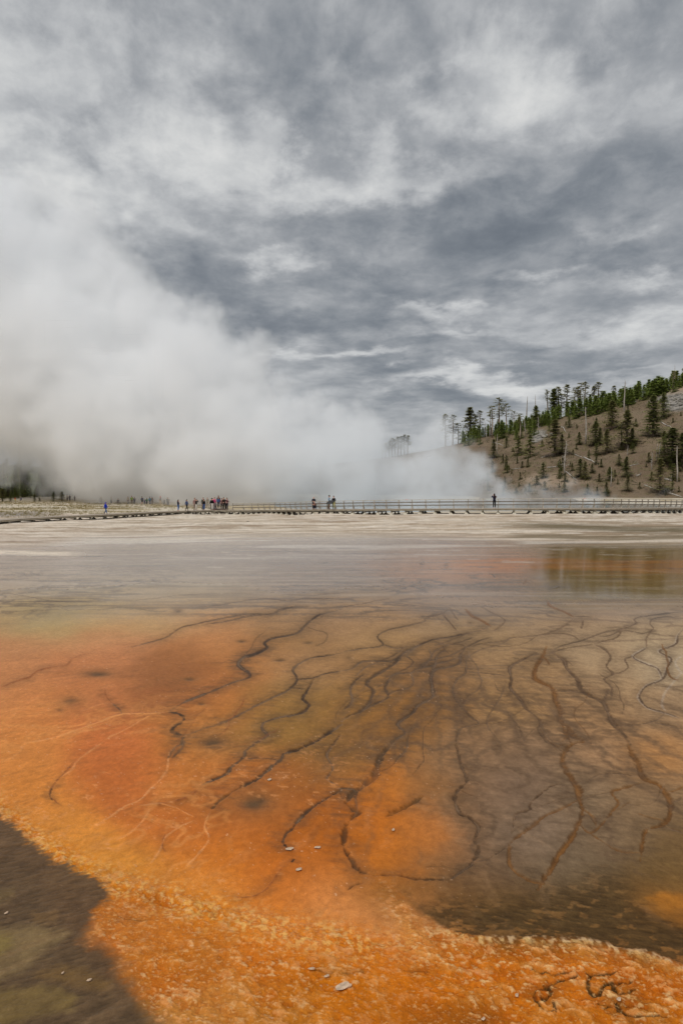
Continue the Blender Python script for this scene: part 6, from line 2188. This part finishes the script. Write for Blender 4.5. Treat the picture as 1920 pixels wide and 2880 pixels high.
# ------------------------------------------------------------------ steam
BL = [
    # photo x, y, depth, radius in photo px, depth stretch, strength
    (-180, 760, 160, 360, 1.0, .55), (60, 830, 165, 250, 1.0, .55), (230, 760, 165, 165, 1.0, .45), (150, 1040, 160, 280, 1.1, .8), (330, 900, 160, 150, 1.0, .6),
    (520, 1075, 150, 195, 1.0, 1.0), (640, 1080, 152, 120, 1.0, .9), (470, 990, 150, 120, 1.0, .8), (330, 1190, 155, 230, 1.2, 1.0), (620, 1270, 145, 190, 1.2, 1.0), (800, 1285, 140, 150, 1.2, 1.0),
    (700, 1170, 148, 110, 1.0, .9), (950, 1285, 138, 125, 1.2, 1.0), (1000, 1215, 140, 60, 1.0, .8), (1090, 1350, 140, 95, 1.3, 1.0), (1225, 1290, 132, 92, 1.2, 1.0), (1200, 1240, 132, 55, 1.0, .9), (1290, 1355, 130, 84, 1.2, .9),
    (430, 1360, 165, 130, 1.3, .9), (700, 1390, 145, 130, 1.3, 1.0), (1000, 1400, 138, 110, 1.3, 1.0), (1180, 1400, 132, 100, 1.3, 1.0), (260, 1310, 172, 150, 1.0, .65), (60, 1230, 172, 130, 1.0, .5),
    (420, 905, 150, 85, 1.0, 1.1), (560, 905, 150, 72, 1.0, 1.1), (700, 1000, 148, 66, 1.0, 1.05), (300, 770, 158, 95, 1.0, .8), (180, 650, 160, 110, 1.0, .55), (790, 1110, 145, 58, 1.0, 1.0), (880, 1165, 140, 50, 1.0, .95),
    (1112, 1262, 150, 60, 1.0, .42), (30, 560, 165, 130, 1.0, .4),
    (1400, 1398, 125, 60, 1.3, .8), (1480, 1400, 122, 46, 1.2, .7), (1550, 1385, 120, 56, 1.1, .66), (1635, 1392, 118, 48, 1.1, .6), (1720, 1405, 116, 26, 1.1, .35), (1820, 1404, 112, 26, 1.1, .3), (1350, 1330, 130, 45, 1.0, .6),
]
VMIN, VMAX = Vector((-128, 96, -1.2)), Vector((58, 204, 76))
ng = bpy.data.node_groups.new("steam_cloud", 'GeometryNodeTree')
ng.interface.new_socket('Geometry', in_out='OUTPUT', socket_type='NodeSocketGeometry')
G = NT(ng)
pos = G.n('GeometryNodeInputPosition').outputs[0]
wn = G.n('ShaderNodeTexNoise')
G.put(wn.inputs['Vector'], pos)
wn.inputs['Scale'].default_value = .075
wn.inputs['Detail'].default_value = 5
wn.inputs['Roughness'].default_value = .58
off = G.vm('MULTIPLY', G.vm('SUBTRACT', wn.outputs['Color'], (.5, .5, .5)), (17.0, 17.0, 17.0))
wn2 = G.n('ShaderNodeTexNoise')
G.put(wn2.inputs['Vector'], pos)
wn2.inputs['Scale'].default_value = .22
wn2.inputs['Detail'].default_value = 4
wn2.inputs['Roughness'].default_value = .6
off2 = G.vm('MULTIPLY', G.vm('SUBTRACT', wn2.outputs['Color'], (.5, .5, .5)), (8.0, 8.0, 8.0))
wp = G.vm('ADD', G.vm('ADD', pos, off), off2)
field = None
for (px, py, Y, r, sy, k) in BL:
    c_ = at(px, py, Y)
    rm = r / F * Y
    q = G.vm('LENGTH', G.vm('MULTIPLY', G.vm('SUBTRACT', wp, tuple(c_)), (1 / rm, 1 / (rm * sy), 1 / rm)))
    one = G.m('MULTIPLY', G.m('SUBTRACT', 1.16, q), k)
    field = one if field is None else G.m('MAXIMUM', field, one)
nz = G.noise(pos, .16, 5, .6, 0.4)
field = G.m('ADD', field, G.m('MULTIPLY', G.m('SUBTRACT', nz, .5), .55))
dens = G.mapr(field, .05, .36, 0.0, 1.0, True)
dens = G.m('MULTIPLY', dens, G.mapr(nz, .3, .7, .3, 1.4, False))
vc = G.n('GeometryNodeVolumeCube')
G.put(vc.inputs['Density'], dens)
vc.inputs['Min'].default_value = VMIN
vc.inputs['Max'].default_value = VMAX
for nm, n_ in (('Resolution X', 300), ('Resolution Y', 150), ('Resolution Z', 126)):
    vc.inputs[nm].default_value = n_
m_steam = bpy.data.materials.new("white_steam")
m_steam.use_nodes = True
st_ = NT(m_steam.node_tree)
m_steam.node_tree.nodes.clear()
pv = st_.n('ShaderNodeVolumePrincipled')
pv.inputs['Color'].default_value = (0.994, 0.997, 1.0, 1)
pv.inputs['Density'].default_value = .17
pv.inputs['Anisotropy'].default_value = .15
om = st_.n('ShaderNodeOutputMaterial')
st_.L.new(pv.outputs[0], om.inputs['Volume'])
sm_ = G.n('GeometryNodeSetMaterial')
G.L.new(vc.outputs[0], sm_.inputs['Geometry'])
sm_.inputs['Material'].default_value = m_steam
go = G.n('NodeGroupOutput')
G.L.new(sm_.outputs[0], go.inputs[0])
steam = obj("steam", bpy.data.meshes.new("steam"), None, m_steam)
md = steam.modifiers.new("cloud", 'NODES')
md.node_group = ng
tag(steam, "white steam rolling off the hot spring to the left", "steam", None, "stuff")
